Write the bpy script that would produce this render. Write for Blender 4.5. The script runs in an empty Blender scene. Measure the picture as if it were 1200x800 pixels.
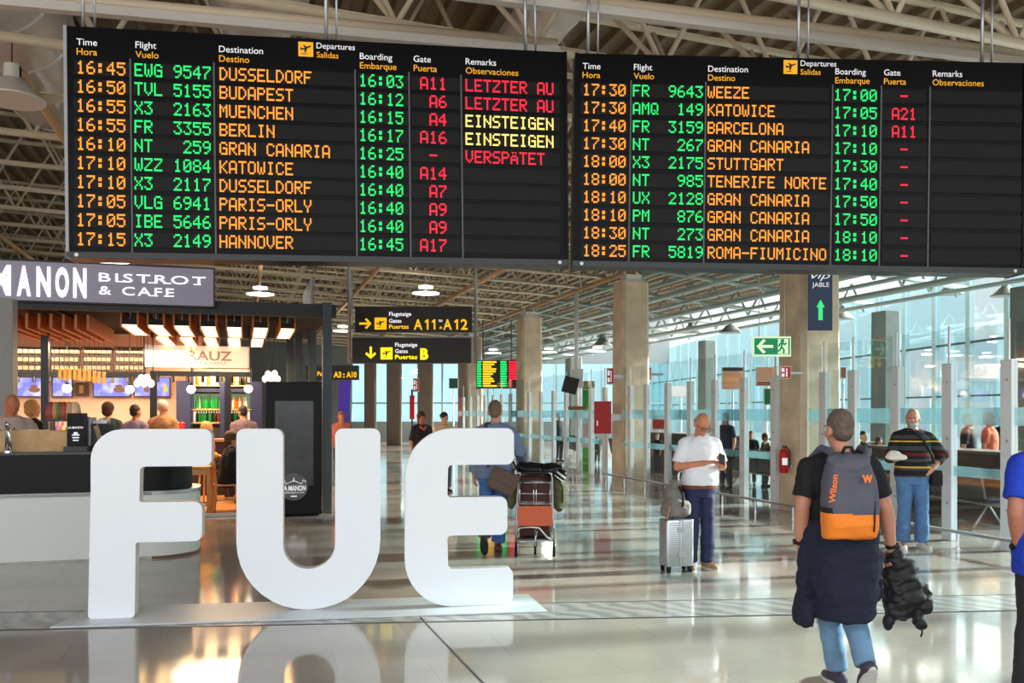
import bpy, bmesh, math, random
from math import sin, cos, pi, atan2, sqrt, radians
from mathutils import Vector, Matrix, noise as mnoise

random.seed(7)
scene = bpy.context.scene
COL = scene.collection

# ------------------------------------------------------------------ camera, sky, sun, exposure
FPX, CAMH, HORY = 1050.0, 1.70, 483.0          # focal length in pixels of the 1200x800 frame, eye height, horizon row
cam_d = bpy.data.cameras.new('camera')
cam = bpy.data.objects.new('camera', cam_d)
COL.objects.link(cam)
cam.location = (0, 0, CAMH)
cam.rotation_euler = (pi / 2, 0, 0)
cam_d.sensor_width = 36.0
cam_d.lens = 36.0 * FPX / 1200.0
cam_d.shift_y = (HORY - 400.0) / 1200.0
cam_d.clip_end = 400
scene.camera = cam
scene.view_settings.view_transform = 'Standard'
scene.view_settings.look = 'None'
scene.view_settings.gamma = 1.0
scene.view_settings.exposure = 0.68
scene.view_settings.use_curve_mapping = False
scene.cycles.use_denoising = True
scene.cycles.max_bounces = 8
scene.cycles.transparent_max_bounces = 16
scene.cycles.sample_clamp_indirect = 6.0
scene.cycles.caustics_reflective = False
scene.cycles.caustics_refractive = False

SKY_LOW, SKY_HIGH_RIGHT, SKY_BACK = 0.80, 14.0, 1.42    # haze at the horizon, sky high on the window side, sky behind the viewer
world = bpy.data.worlds.new('sky')
scene.world = world
world.use_nodes = True
wn, wl = world.node_tree.nodes, world.node_tree.links
wn.clear()


def w_range(sock, a, b, c, d):
    r = wn.new('ShaderNodeMapRange')
    for n_, v_ in zip(('From Min', 'From Max', 'To Min', 'To Max'), (a, b, c, d)):
        r.inputs[n_].default_value = v_
    wl.new(sock, r.inputs['Value'])
    return r.outputs[0]


def w_mix(fac, a, b):
    m = wn.new('ShaderNodeMix')
    m.data_type = 'FLOAT'
    wl.new(fac, m.inputs['Factor'])
    for i, v_ in ((2, a), (3, b)):
        if isinstance(v_, float):
            m.inputs[i].default_value = v_
        else:
            wl.new(v_, m.inputs[i])
    return m.outputs[0]


w_out = wn.new('ShaderNodeOutputWorld')
w_bg = wn.new('ShaderNodeBackground')
w_tc = wn.new('ShaderNodeTexCoord')
w_sep = wn.new('ShaderNodeSeparateXYZ')
wl.new(w_tc.outputs['Generated'], w_sep.inputs[0])
w_ramp = wn.new('ShaderNodeValToRGB')           # sea and apron below the horizon, pale cyan haze, whiter above
cr = w_ramp.color_ramp
cr.elements[0].position = 0.0
cr.elements[0].color = (0.34, 0.40, 0.42, 1)
cr.elements[1].position = 1.0
cr.elements[1].color = (1.0, 0.96, 0.90, 1)
for pos, c in ((0.48, (0.45, 0.60, 0.64, 1)), (0.50, (0.76, 0.94, 1.0, 1)), (0.56, (0.84, 0.97, 1.0, 1)), (0.62, (1.0, 0.95, 0.87, 1))):
    e = cr.elements.new(pos)
    e.color = c
w_high = w_range(w_sep.outputs['Z'], 0.13, 0.34, 0, 1)
w_right = w_range(w_sep.outputs['X'], 0.0, 0.7, 1.2, SKY_HIGH_RIGHT)
w_str = w_mix(w_high, SKY_LOW, w_right)
w_back = w_range(w_sep.outputs['Y'], 0.1, -0.4, 0, 1)
w_fin = w_mix(w_back, w_str, SKY_BACK)
wl.new(w_range(w_sep.outputs['Z'], -1, 1, 0, 1), w_ramp.inputs[0])
w_hue = wn.new('ShaderNodeMix')                 # the sky behind the viewer is a plain white
w_hue.data_type = 'RGBA'
wl.new(w_back, w_hue.inputs['Factor'])
wl.new(w_ramp.outputs[0], w_hue.inputs[6])
w_hue.inputs[7].default_value = (0.93, 0.97, 1.0, 1)
wl.new(w_hue.outputs[2], w_bg.inputs['Color'])
wl.new(w_fin, w_bg.inputs['Strength'])
wl.new(w_bg.outputs[0], w_out.inputs[0])

sun_d = bpy.data.lights.new('sun', 'SUN')
sun_d.energy = 10.0
sun_d.angle = radians(2.2)
sun_d.color = (1.0, 0.93, 0.82)
sun = bpy.data.objects.new('sun', sun_d)
COL.objects.link(sun)
sun.location = (30, 10, 20)
sun.rotation_euler = Vector((-1.0, -0.22, -0.36)).to_track_quat('-Z', 'Y').to_euler()

# ------------------------------------------------------------------ places
TB = 0.3                                         # the building's grid is turned by atan(0.3) to the line of sight
BETA = math.atan(TB)
BC, BS = cos(BETA), sin(BETA)


def at(px, py, Y):
    return Vector(((px - 600) / FPX * Y, Y, CAMH - (py - HORY) / FPX * Y))


def bld(s, t, z=0.0):
    return Vector((BC * s - BS * t, BS * s + BC * t, z))


def hit(px, py, t):
    """along-the-front coordinate and height of the sight line through (px, py) in the plane t of the building grid"""
    k = (px - 600) / FPX
    Y = t / (BC - BS * k)
    return BC * k * Y + BS * Y, CAMH - (py - HORY) / FPX * Y


def zb(s):                                       # underside of the roof trusses
    return 5.35 + 0.04 * (9.45 - s) if s <= 9.45 else 5.35 - 0.13 * (s - 9.45)


ORD = ['first', 'second', 'third', 'fourth', 'fifth', 'sixth', 'seventh', 'eighth', 'ninth', 'tenth', 'eleventh', 'twelfth',
       'thirteenth', 'fourteenth', 'fifteenth', 'sixteenth']


# ------------------------------------------------------------------ materials
def lin(c):
    out = []
    for v in c:
        v = v / 255.0
        out.append(v / 12.92 if v <= 0.04045 else ((v + 0.055) / 1.055) ** 2.4)
    return tuple(out) + (1.0,)


MATS = {}


def mat(name, col, rough=0.5, metal=0.0, spec=0.5, emit=None, es=0.0, noise=None, bump=None, wave=None, coat=0.0, sheen=0.0):
    """noise=(scale, amount, detail) varies the base colour; bump=(scale, strength); wave=(axis, scale, strength)"""
    if name in MATS:
        return MATS[name]
    m = bpy.data.materials.new(name)
    m.use_nodes = True
    n, l = m.node_tree.nodes, m.node_tree.links
    b = n['Principled BSDF']
    c = lin(col)
    b.inputs['Base Color'].default_value = c
    b.inputs['Roughness'].default_value = rough
    b.inputs['Metallic'].default_value = metal
    b.inputs['Specular IOR Level'].default_value = spec
    b.inputs['Coat Weight'].default_value = coat
    b.inputs['Sheen Weight'].default_value = sheen
    if emit:
        b.inputs['Emission Color'].default_value = lin(emit)
        b.inputs['Emission Strength'].default_value = es
    tc = n.new('ShaderNodeTexCoord')
    if noise:
        t = n.new('ShaderNodeTexNoise')
        t.inputs['Scale'].default_value = noise[0]
        t.inputs['Detail'].default_value = noise[2] if len(noise) > 2 else 4
        l.new(tc.outputs['Object'], t.inputs['Vector'])
        r = n.new('ShaderNodeMapRange')
        r.inputs['From Min'].default_value = 0.3
        r.inputs['From Max'].default_value = 0.7
        r.inputs['To Min'].default_value = 1 - noise[1]
        r.inputs['To Max'].default_value = 1 + noise[1]
        l.new(t.outputs['Fac'], r.inputs['Value'])
        mx = n.new('ShaderNodeVectorMath')
        mx.operation = 'SCALE'
        mx.inputs[0].default_value = c[:3]
        l.new(r.outputs[0], mx.inputs['Scale'])
        l.new(mx.outputs[0], b.inputs['Base Color'])
    if bump or wave:
        bp = n.new('ShaderNodeBump')
        if bump:
            t = n.new('ShaderNodeTexNoise')
            t.inputs['Scale'].default_value = bump[0]
            l.new(tc.outputs['Object'], t.inputs['Vector'])
            bp.inputs['Strength'].default_value = bump[1]
            l.new(t.outputs['Fac'], bp.inputs['Height'])
        else:
            t = n.new('ShaderNodeTexWave')
            t.bands_direction = wave[0]
            t.inputs['Scale'].default_value = wave[1]
            l.new(tc.outputs['Object'], t.inputs['Vector'])
            bp.inputs['Strength'].default_value = wave[2]
            l.new(t.outputs['Fac'], bp.inputs['Height'])
        bp.inputs['Distance'].default_value = 0.02
        l.new(bp.outputs[0], b.inputs['Normal'])
    MATS[name] = m
    return m


def glow(name, col, s):
    return mat(name, (10, 10, 10), 0.6, emit=col, es=s)


def glass(name, tint, refl=1.0, haze=0.0, haze_col=(200, 225, 230)):
    if name in MATS:
        return MATS[name]
    m = bpy.data.materials.new(name)
    m.use_nodes = True
    n, l = m.node_tree.nodes, m.node_tree.links
    n.clear()
    o = n.new('ShaderNodeOutputMaterial')
    tr = n.new('ShaderNodeBsdfTransparent')
    tr.inputs[0].default_value = lin(tint)
    gl = n.new('ShaderNodeBsdfGlossy')
    gl.inputs['Roughness'].default_value = 0.02
    fr = n.new('ShaderNodeFresnel')
    fr.inputs['IOR'].default_value = 1.45
    mu = n.new('ShaderNodeMath')
    mu.operation = 'MULTIPLY'
    mu.inputs[1].default_value = refl
    l.new(fr.outputs[0], mu.inputs[0])
    mx = n.new('ShaderNodeMixShader')
    l.new(mu.outputs[0], mx.inputs[0])
    if haze > 0:
        df = n.new('ShaderNodeBsdfDiffuse')
        df.inputs[0].default_value = lin(haze_col)
        tl = n.new('ShaderNodeBsdfTranslucent')
        tl.inputs[0].default_value = lin(haze_col)
        ad = n.new('ShaderNodeMixShader')
        ad.inputs[0].default_value = 0.5
        l.new(df.outputs[0], ad.inputs[1])
        l.new(tl.outputs[0], ad.inputs[2])
        hz = n.new('ShaderNodeMixShader')
        hz.inputs[0].default_value = haze
        l.new(tr.outputs[0], hz.inputs[1])
        l.new(ad.outputs[0], hz.inputs[2])
        l.new(hz.outputs[0], mx.inputs[1])
    else:
        l.new(tr.outputs[0], mx.inputs[1])
    l.new(gl.outputs[0], mx.inputs[2])
    l.new(mx.outputs[0], o.inputs[0])
    MATS[name] = m
    return m


# ------------------------------------------------------------------ mesh building
class MB:
    def __init__(self):
        self.v, self.f = [], []

    def add(self, vs, fs):
        b = len(self.v)
        self.v += [tuple(p) for p in vs]
        self.f += [tuple(i + b for i in f) for f in fs]
        return self

    def box(self, x0, x1, y0, y1, z0, z1):
        return self.add([(x0, y0, z0), (x1, y0, z0), (x1, y1, z0), (x0, y1, z0), (x0, y0, z1), (x1, y0, z1), (x1, y1, z1), (x0, y1, z1)],
                        [(3, 2, 1, 0), (4, 5, 6, 7), (0, 1, 5, 4), (1, 2, 6, 5), (2, 3, 7, 6), (3, 0, 4, 7)])

    def cyl(self, p0, p1, r0, r1=None, n=10, caps=True):
        p0, p1 = Vector(p0), Vector(p1)
        r1 = r0 if r1 is None else r1
        d = p1 - p0
        if d.length < 1e-7:
            return self
        d.normalize()
        a = d.orthogonal().normalized()
        c = d.cross(a)
        vs = []
        for p, r in ((p0, r0), (p1, r1)):
            for i in range(n):
                q = 2 * pi * i / n
                vs.append(p + a * (r * cos(q)) + c * (r * sin(q)))
        fs = [(i, (i + 1) % n, n + (i + 1) % n, n + i) for i in range(n)]
        if caps:
            fs += [tuple(range(n - 1, -1, -1)), tuple(range(n, 2 * n))]
        return self.add(vs, fs)

    def tube(self, pts, r, n=8):
        """a bent rod with mitred joints"""
        P = [Vector(p) for p in pts]
        rs = r if isinstance(r, (list, tuple)) else [r] * len(P)
        vs, fs, a = [], [], None
        for i, p in enumerate(P):
            if i == 0:
                d = P[1] - P[0]
            elif i == len(P) - 1:
                d = P[-1] - P[-2]
            else:
                d = (P[i + 1] - p).normalized() + (p - P[i - 1]).normalized()
            d = d.normalized() if d.length > 1e-6 else (P[i] - P[i - 1]).normalized()
            a = d.orthogonal().normalized() if a is None else (a - d * a.dot(d)).normalized()
            c = d.cross(a)
            for k in range(n):
                q = 2 * pi * k / n
                vs.append(p + (a * cos(q) + c * sin(q)) * rs[i])
        m = len(P)
        for i in range(m - 1):
            for k in range(n):
                fs.append((i * n + k, i * n + (k + 1) % n, (i + 1) * n + (k + 1) % n, (i + 1) * n + k))
        fs += [tuple(range(n - 1, -1, -1)), tuple((m - 1) * n + k for k in range(n))]
        return self.add(vs, fs)

    def lathe(self, prof, n=20, c=(0, 0, 0)):
        """prof = [(radius, z)] from one end to the other"""
        vs, fs = [], []
        for r, z in prof:
            for k in range(n):
                q = 2 * pi * k / n
                vs.append((c[0] + r * cos(q), c[1] + r * sin(q), c[2] + z))
        m = len(prof)
        for i in range(m - 1):
            for k in range(n):
                fs.append((i * n + k, i * n + (k + 1) % n, (i + 1) * n + (k + 1) % n, (i + 1) * n + k))
        fs += [tuple(range(n - 1, -1, -1)), tuple((m - 1) * n + k for k in range(n))]
        return self.add(vs, fs)

    def ball(self, c, r, n=12, m=8, rot=None):
        c = Vector(c)
        r = (r, r, r) if not isinstance(r, (list, tuple)) else r
        vs, fs = [], []
        top = Vector((0, 0, r[2]))
        pts = [top]
        for i in range(1, m):
            th = pi * i / m
            for k in range(n):
                q = 2 * pi * k / n
                pts.append(Vector((r[0] * sin(th) * cos(q), r[1] * sin(th) * sin(q), r[2] * cos(th))))
        pts.append(-top)
        if rot is not None:
            pts = [rot @ p for p in pts]
        vs = [c + p for p in pts]
        for k in range(n):
            fs.append((0, 1 + k, 1 + (k + 1) % n))
            e = 1 + (m - 2) * n
            fs.append((len(vs) - 1, e + (k + 1) % n, e + k))
        for i in range(m - 2):
            for k in range(n):
                a = 1 + i * n
                fs.append((a + k, a + n + k, a + n + (k + 1) % n, a + (k + 1) % n))
        return self.add(vs, fs)

    def capsule(self, p0, p1, r0, r1=None, n=12):
        r1 = r0 if r1 is None else r1
        self.cyl(p0, p1, r0, r1, n)
        self.ball(p0, r0, n, 8)
        return self.ball(p1, r1, n, 8)

    def prism(self, outline, y0, y1):
        """outline [(x, z)] counter-clockwise seen from -Y, from y0 (front) to y1 (back)"""
        n = len(outline)
        vs = [(x, y0, z) for x, z in outline] + [(x, y1, z) for x, z in outline]
        fs = [tuple(range(n)), tuple(range(2 * n - 1, n - 1, -1))]
        fs += [((i + 1) % n, i, n + i, n + (i + 1) % n) for i in range(n)]
        return self.add(vs, fs)

    def slab(self, outline, z0, z1):
        """outline [(x, y)] counter-clockwise from above"""
        n = len(outline)
        vs = [(x, y, z0) for x, y in outline] + [(x, y, z1) for x, y in outline]
        fs = [tuple(range(n - 1, -1, -1)), tuple(range(n, 2 * n))]
        fs += [(i, (i + 1) % n, n + (i + 1) % n, n + i) for i in range(n)]
        return self.add(vs, fs)

    def rings(self, rs, n=24, ex=2.3):
        """closed loft of super-ellipses rs = [(z, half width, half depth, y offset, x offset)]"""
        vs, fs = [], []
        for r in rs:
            z, a, b = r[0], r[1], r[2]
            yo = r[3] if len(r) > 3 else 0.0
            xo = r[4] if len(r) > 4 else 0.0
            for k in range(n):
                q = 2 * pi * k / n
                cx, sx = cos(q), sin(q)
                vs.append((xo + a * math.copysign(abs(cx) ** (2 / ex), cx), yo + b * math.copysign(abs(sx) ** (2 / ex), sx), z))
        m = len(rs)
        for i in range(m - 1):
            for k in range(n):
                fs.append((i * n + k, i * n + (k + 1) % n, (i + 1) * n + (k + 1) % n, (i + 1) * n + k))
        fs += [tuple(range(n - 1, -1, -1)), tuple((m - 1) * n + k for k in range(n))]
        return self.add(vs, fs)

    def xf(self, M, start=0):
        self.v[start:] = [tuple(M @ Vector(p)) for p in self.v[start:]]
        return self

    def build(self, name, m, parent=None, loc=(0, 0, 0), rz=0.0, bevel=0.0, seg=2, smooth=False, label=None):
        me = bpy.data.meshes.new(name)
        me.from_pydata(self.v, [], self.f)
        me.validate()
        me.materials.append(m)
        if bevel > 0:
            b = bmesh.new()
            b.from_mesh(me)
            es = [e for e in b.edges if len(e.link_faces) == 2 and e.calc_face_angle(0) > 0.6]
            bmesh.ops.bevel(b, geom=es, offset=bevel, segments=seg, profile=0.5, affect='EDGES', clamp_overlap=True)
            b.to_mesh(me)
            b.free()
        if smooth:
            me.shade_smooth()
            if smooth == 'auto':
                me.set_sharp_from_angle(angle=0.7)
        o = bpy.data.objects.new(name, me)
        COL.objects.link(o)
        o.location = loc
        o.rotation_euler = (0, 0, rz)
        if parent is not None:
            o.parent = parent
        if label:
            o['label'] = label
        return o


def box(x0, x1, y0, y1, z0, z1):
    return MB().box(x0, x1, y0, y1, z0, z1)


def thing(name, label, cat, loc=(0, 0, 0), rz=0.0, group=None):
    o = bpy.data.objects.new(name, None)
    COL.objects.link(o)
    o.empty_display_size = 0.1
    o.location = loc
    o.rotation_euler = (0, 0, rz)
    return tag(o, label, cat, group)


def tag(o, label, cat, group=None):
    o['label'] = label
    o['category'] = cat
    if group:
        o['group'] = group
    return o


def struct(o):
    o['kind'] = 'structure'
    return o


def kids(o):
    return [c for c in COL.objects if c.parent == o]


def dup(root, loc, rz=None, label=None):
    def rec(o, par):
        c = o.copy()
        COL.objects.link(c)
        if par is not None:
            c.parent = par
        for ch in CH.get(o.name, []):
            rec(ch, c)
        return c
    CH = {}
    stack = [root]
    allk = {}
    for o in COL.objects:
        if o.parent is not None:
            allk.setdefault(o.parent.name, []).append(o)
    while stack:
        o = stack.pop()
        CH[o.name] = allk.get(o.name, [])
        stack += CH[o.name]
    r = rec(root, None)
    r.location = loc
    if rz is not None:
        r.rotation_euler = (0, 0, rz)
    if label:
        r['label'] = label
    return r


def rounded(pts, seg=7):
    """polygon [(x, z, r)] with arcs of radius r at its corners"""
    out, n = [], len(pts)
    for i in range(n):
        x, z, r = pts[i]
        p = Vector((x, z))
        a = Vector(pts[i - 1][:2]) - p
        b = Vector(pts[(i + 1) % n][:2]) - p
        la, lb = a.length, b.length
        a.normalize()
        b.normalize()
        ang = a.angle(b)
        d = r / math.tan(ang / 2)
        d = min(d, la * 0.499, lb * 0.499)
        if r <= 0 or d < 1e-6:
            out.append((x, z))
            continue
        r2 = d * math.tan(ang / 2)
        bis = (a + b).normalized()
        c = p + bis * (r2 / sin(ang / 2))
        s = p + a * d - c
        e = p + b * d - c
        tot = s.angle_signed(e)
        k = max(2, int(seg * (1 + r2 * 0)))
        for j in range(k + 1):
            w = Matrix.Rotation(-tot * j / k, 2) @ s
            out.append((c.x + w.x, c.y + w.y))
    return out


WORK = bpy.data.scenes.new('workbench')              # a bare side scene for evaluating one object at a time; removed at the end


def evaluated_mesh(ob):
    WORK.collection.objects.link(ob)
    vl = WORK.view_layers[0]
    vl.update()
    dg = vl.depsgraph
    dg.update()
    me = bpy.data.meshes.new_from_object(ob.evaluated_get(dg))
    WORK.collection.objects.unlink(ob)
    return me


def text_mesh(body, h, bold=0.0, width=None, depth=0.006, spacing=1.0, mono_align='LEFT', xsc=1.0, shear=0.0):
    """lettering in the x-z plane, facing -Y, baseline z=0, starting at x=0, capital height h"""
    cu = bpy.data.curves.new('lettering', 'FONT')
    cu.body = body
    cu.size = 1.0
    cu.offset = bold
    cu.space_character = spacing
    cu.shear = shear
    cu.resolution_u = 3
    ob = bpy.data.objects.new('lettering', cu)
    me = evaluated_mesh(ob)
    vs = [v.co.copy() for v in me.vertices]
    fs = [tuple(p.vertices) for p in me.polygons]
    bpy.data.objects.remove(ob)
    bpy.data.curves.remove(cu)
    bpy.data.meshes.remove(me)
    cap = 0.70
    x0 = min((v.x for v in vs), default=0)
    x1 = max((v.x for v in vs), default=1)
    k = h / cap
    kx = k * xsc if width is None else width / max(x1 - x0, 1e-6)
    m = MB()
    m.add([((v.x - x0) * kx, -depth, v.y * k) for v in vs], fs)
    m.w = (x1 - x0) * kx
    return m


def put_text(body, h, x, z, y, m, parent, name='lettering', align='l', **kw):
    t = text_mesh(body, h, **kw)
    dx = x - (t.w / 2 if align == 'c' else t.w if align == 'r' else 0)
    t.xf(Matrix.Translation((dx, y, z)))
    return t.build(name, m, parent)


PLANE = [(-.42, -.05), (-.30, -.10), (-.12, -.03), (-.08, -.30), (.0, -.28), (.10, .05), (.34, .15), (.46, .26), (.36, .29), (.10, .19), (-.14, .33), (-.22, .30), (-.06, .12),
         (-.26, .04), (-.36, .12), (-.42, .10)]


def plane_icon(mb, cx, cz, s, y):
    n = len(PLANE)
    mb.add([(cx + p[0] * s, y, cz + p[1] * s) for p in PLANE] + [(cx + p[0] * s, y + .003, cz + p[1] * s) for p in PLANE],
           [tuple(range(n)), tuple(range(2 * n - 1, n - 1, -1))])
    mb.box(cx - .36 * s, cx + .1 * s, y, y + .003, cz - .42 * s, cz - .37 * s)
    return mb


def arrow(cx, cz, s, rot, y0, y1):
    """broad sign arrow pointing to +x at rot 0"""
    pts = [(-.5, -.09), (.22, -.09), (-.04, -.35), (.12, -.45), (.52, 0), (.12, .45), (-.04, .35), (.22, .09), (-.5, .09)]
    c, q = cos(rot), sin(rot)
    return MB().prism([(cx + s * (x * c - z * q), cz + s * (x * q + z * c)) for x, z in pts], y0, y1)


FONT57 = {
    '0': '3E5149453E', '1': '00427F4000', '2': '4261514946', '3': '2141454B31', '4': '1814127F10', '5': '2745454539', '6': '3C4A494930',
    '7': '0171090503', '8': '3649494936', '9': '064949291E', ':': '0036360000', '-': '0808080808', 'A': '7E1111117E', 'B': '7F49494936',
    'C': '3E41414122', 'D': '7F4141221C', 'E': '7F49494941', 'F': '7F09090901', 'G': '3E4149497A', 'H': '7F0808087F', 'I': '00417F4100',
    'J': '2040413F01', 'K': '7F08142241', 'L': '7F40404040', 'M': '7F020C027F', 'N': '7F0408107F', 'O': '3E4141413E', 'P': '7F09090906',
    'Q': '3E4151215E', 'R': '7F09192946', 'S': '4649494931', 'T': '01017F0101', 'U': '3F4040403F', 'V': '1F2040201F', 'W': '3F4038403F',
    'X': '6314081463', 'Y': '0708700807', 'Z': '6151494543', 'Ä': '7815141578', ' ': '0000000000'}


def led(body, pitch, hh, x, z, y, fill=0.97):
    """dot-matrix lettering: character pitch, height hh, left edge x, centre height z"""
    mb = MB()
    dx, dz = pitch / 6.0, hh / 7.0
    for i, ch in enumerate(body):
        bits = FONT57[ch]
        for c in range(5):
            b = int(bits[2 * c:2 * c + 2], 16)
            for r in range(7):
                if b >> r & 1:
                    cx = x + i * pitch + (c + .5) * dx
                    cz = z + hh / 2 - (r + .5) * dz
                    a, b2 = dx * fill / 2, dz * fill / 2
                    mb.add([(cx - a, y, cz - b2), (cx + a, y, cz - b2), (cx + a, y, cz + b2), (cx - a, y, cz + b2)], [(0, 1, 2, 3)])
    return mb


def organic(mb, voxel, name, m, parent, smooth=3, fold=0.0, fs=7.0, seed=0, mats=None, pick=None, label=None):
    """one continuous skin over overlapping closed shapes"""
    me = bpy.data.meshes.new(name)
    me.from_pydata(mb.v, [], mb.f)
    o = bpy.data.objects.new(name, me)
    r = o.modifiers.new('r', 'REMESH')
    r.mode = 'VOXEL'
    r.voxel_size = voxel
    if smooth:
        s = o.modifiers.new('s', 'SMOOTH')
        s.factor = 0.5
        s.iterations = smooth
    new = evaluated_mesh(o)
    COL.objects.link(o)
    o.modifiers.clear()
    o.data = new
    bpy.data.meshes.remove(me)
    new.name = name
    if fold > 0:
        off = Vector((seed * 3.1, seed * 1.7, seed * .9))
        nrms = [v.normal.copy() for v in new.vertices]
        for v, nv_ in zip(new.vertices, nrms):
            p = v.co
            q = Vector((p.x * fs, p.y * fs, p.z * fs * 1.9)) + off
            d = mnoise.noise(q) + 0.5 * mnoise.noise(q * 2.3)
            ridge = 1 - 2 * abs(mnoise.noise(q * 1.3 + Vector((5, 2, 9))))
            v.co = p + nv_ * (fold * (d * 0.8 + 0.5 * ridge))
    new.materials.clear()
    for mm in (mats or [m]):
        new.materials.append(mm)
    if pick:
        for p in new.polygons:
            p.material_index = pick(p.center, p.normal)
    new.shade_smooth()
    if parent is not None:
        o.parent = parent
    if label:
        o['label'] = label
    return o

# ------------------------------------------------------------------ shared materials
WHITE_PAINT = mat('white paint', (232, 234, 236), 0.45)
TUBE = mat('cream tube paint', (196, 180, 154), 0.45)
TUBE_DARK = mat('tan tube paint', (186, 146, 104), 0.5)
STEEL = mat('galvanised steel', (170, 172, 175), 0.35, metal=0.8)
CHROME = mat('chrome', (215, 215, 218), 0.14, metal=1.0)
BLACK = mat('black enamel', (14, 14, 16), 0.35)
BLACK_MATT = mat('matt black', (16, 16, 18), 0.75)
RUBBER = mat('black rubber', (18, 18, 18), 0.8)
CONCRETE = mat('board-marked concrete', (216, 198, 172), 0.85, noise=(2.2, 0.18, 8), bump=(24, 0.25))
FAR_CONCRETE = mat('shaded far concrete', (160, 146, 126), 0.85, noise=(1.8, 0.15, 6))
ALU = mat('white aluminium', (222, 228, 232), 0.35, spec=0.5)
PANE = glass('clear barrier glass', (249, 252, 252), 0.2)
FROST = glass('frosted band', (200, 228, 234), 0.5, haze=0.2, haze_col=(196, 210, 212))
WIN = glass('cyan window glass', (232, 248, 251), 0.4)
WIN_B = glass('paler window glass', (248, 252, 253), 0.4)
FIN = mat('pale teal mullion', (176, 208, 213), 0.5)
RED = mat('signal red', (196, 22, 26), 0.4)
YELLOW = mat('sign yellow', (250, 196, 20), 0.5, emit=(250, 190, 10), es=0.35)
SIGN_WHITE = mat('sign white', (235, 235, 240), 0.5, emit=(235, 235, 245), es=0.35)

# ------------------------------------------------------------------ floor
def floor_mat():
    m = bpy.data.materials.new('polished stone floor')
    m.use_nodes = True
    n, l = m.node_tree.nodes, m.node_tree.links
    b = n['Principled BSDF']
    tc = n.new('ShaderNodeTexCoord')
    mp = n.new('ShaderNodeMapping')
    mp.inputs['Rotation'].default_value = (0, 0, -BETA)
    l.new(tc.outputs['Object'], mp.inputs[0])
    br = n.new('ShaderNodeTexBrick')
    br.offset = 0.5
    br.inputs['Color1'].default_value = lin((176, 166, 156))
    br.inputs['Color2'].default_value = lin((170, 160, 151))
    br.inputs['Mortar'].default_value = lin((144, 137, 131))
    br.inputs['Scale'].default_value = 1.0
    br.inputs['Mortar Size'].default_value = 0.0022
    br.inputs['Brick Width'].default_value = 1.2
    br.inputs['Row Height'].default_value = 0.6
    l.new(mp.outputs[0], br.inputs['Vector'])
    nz = n.new('ShaderNodeTexNoise')
    nz.inputs['Scale'].default_value = 1.3
    nz.inputs['Detail'].default_value = 7
    l.new(tc.outputs['Object'], nz.inputs['Vector'])
    r = n.new('ShaderNodeMapRange')
    r.inputs['From Min'].default_value = .3
    r.inputs['From Max'].default_value = .7
    r.inputs['To Min'].default_value = .9
    r.inputs['To Max'].default_value = 1.06
    l.new(nz.outputs['Fac'], r.inputs['Value'])
    sc = n.new('ShaderNodeVectorMath')
    sc.operation = 'SCALE'
    l.new(br.outputs['Color'], sc.inputs[0])
    l.new(r.outputs[0], sc.inputs['Scale'])
    l.new(sc.outputs[0], b.inputs['Base Color'])
    r2 = n.new('ShaderNodeMapRange')
    r2.inputs['From Min'].default_value = .3
    r2.inputs['From Max'].default_value = .7
    r2.inputs['To Min'].default_value = .05
    r2.inputs['To Max'].default_value = .115
    l.new(nz.outputs['Fac'], r2.inputs['Value'])
    l.new(r2.outputs[0], b.inputs['Roughness'])
    b.inputs['IOR'].default_value = 1.6
    return m


struct(box(-40, 30, -14, 75, -0.2, 0).build('floor', floor_mat()))

SL = 0.083                                         # the inlaid strip runs a little askew to the line of sight
strip = MB()
def yl(x, y0):
    return y0 + SL * (x + 4.0)
strip_pts = [(-14, yl(-14, 7.0)), (14, yl(14, 7.0)), (14, yl(14, 7.0) + .62), (-14, yl(-14, 7.0) + .62)]
STRIP = mat('grey marble strip', (164, 162, 160), 0.14)
n_, l_ = STRIP.node_tree.nodes, STRIP.node_tree.links
wv = n_.new('ShaderNodeTexWave')
wv.bands_direction = 'DIAGONAL'
wv.inputs['Scale'].default_value = 2.2
wv.inputs['Distortion'].default_value = 7
wv.inputs['Detail'].default_value = 4
rp = n_.new('ShaderNodeValToRGB')
rp.color_ramp.elements[0].color = lin((140, 138, 136))
rp.color_ramp.elements[1].color = lin((176, 170, 164))
tc_ = n_.new('ShaderNodeTexCoord')
l_.new(tc_.outputs['Object'], wv.inputs['Vector'])
l_.new(wv.outputs['Fac'], rp.inputs[0])
l_.new(rp.outputs[0], n_['Principled BSDF'].inputs['Base Color'])
struct(MB().slab(strip_pts, 0.0005, 0.003).build('trim_1', STRIP))
JOINT = mat('dark floor joint', (52, 54, 56), 0.4)
j = MB()
for off in (-.02, .62):
    j.slab([(-14, yl(-14, 7.0) + off), (14, yl(14, 7.0) + off), (14, yl(14, 7.0) + off + .022), (-14, yl(-14, 7.0) + off + .022)], .0005, .0038)
struct(j.build('trim_2', JOINT))
a, b_ = at(492, 723, 1785 / 240.), at(566, 800, 1785 / 317.)
d = (b_ - a).normalized()
nrm = Vector((-d.y, d.x, 0)) * .006
e_ = a + d * 4
struct(MB().slab([tuple((e_ + nrm)[:2]), tuple((e_ - nrm)[:2]), tuple((a - nrm)[:2]), tuple((a + nrm)[:2])][::-1], .0005, .003).build('trim_3', JOINT))

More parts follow.
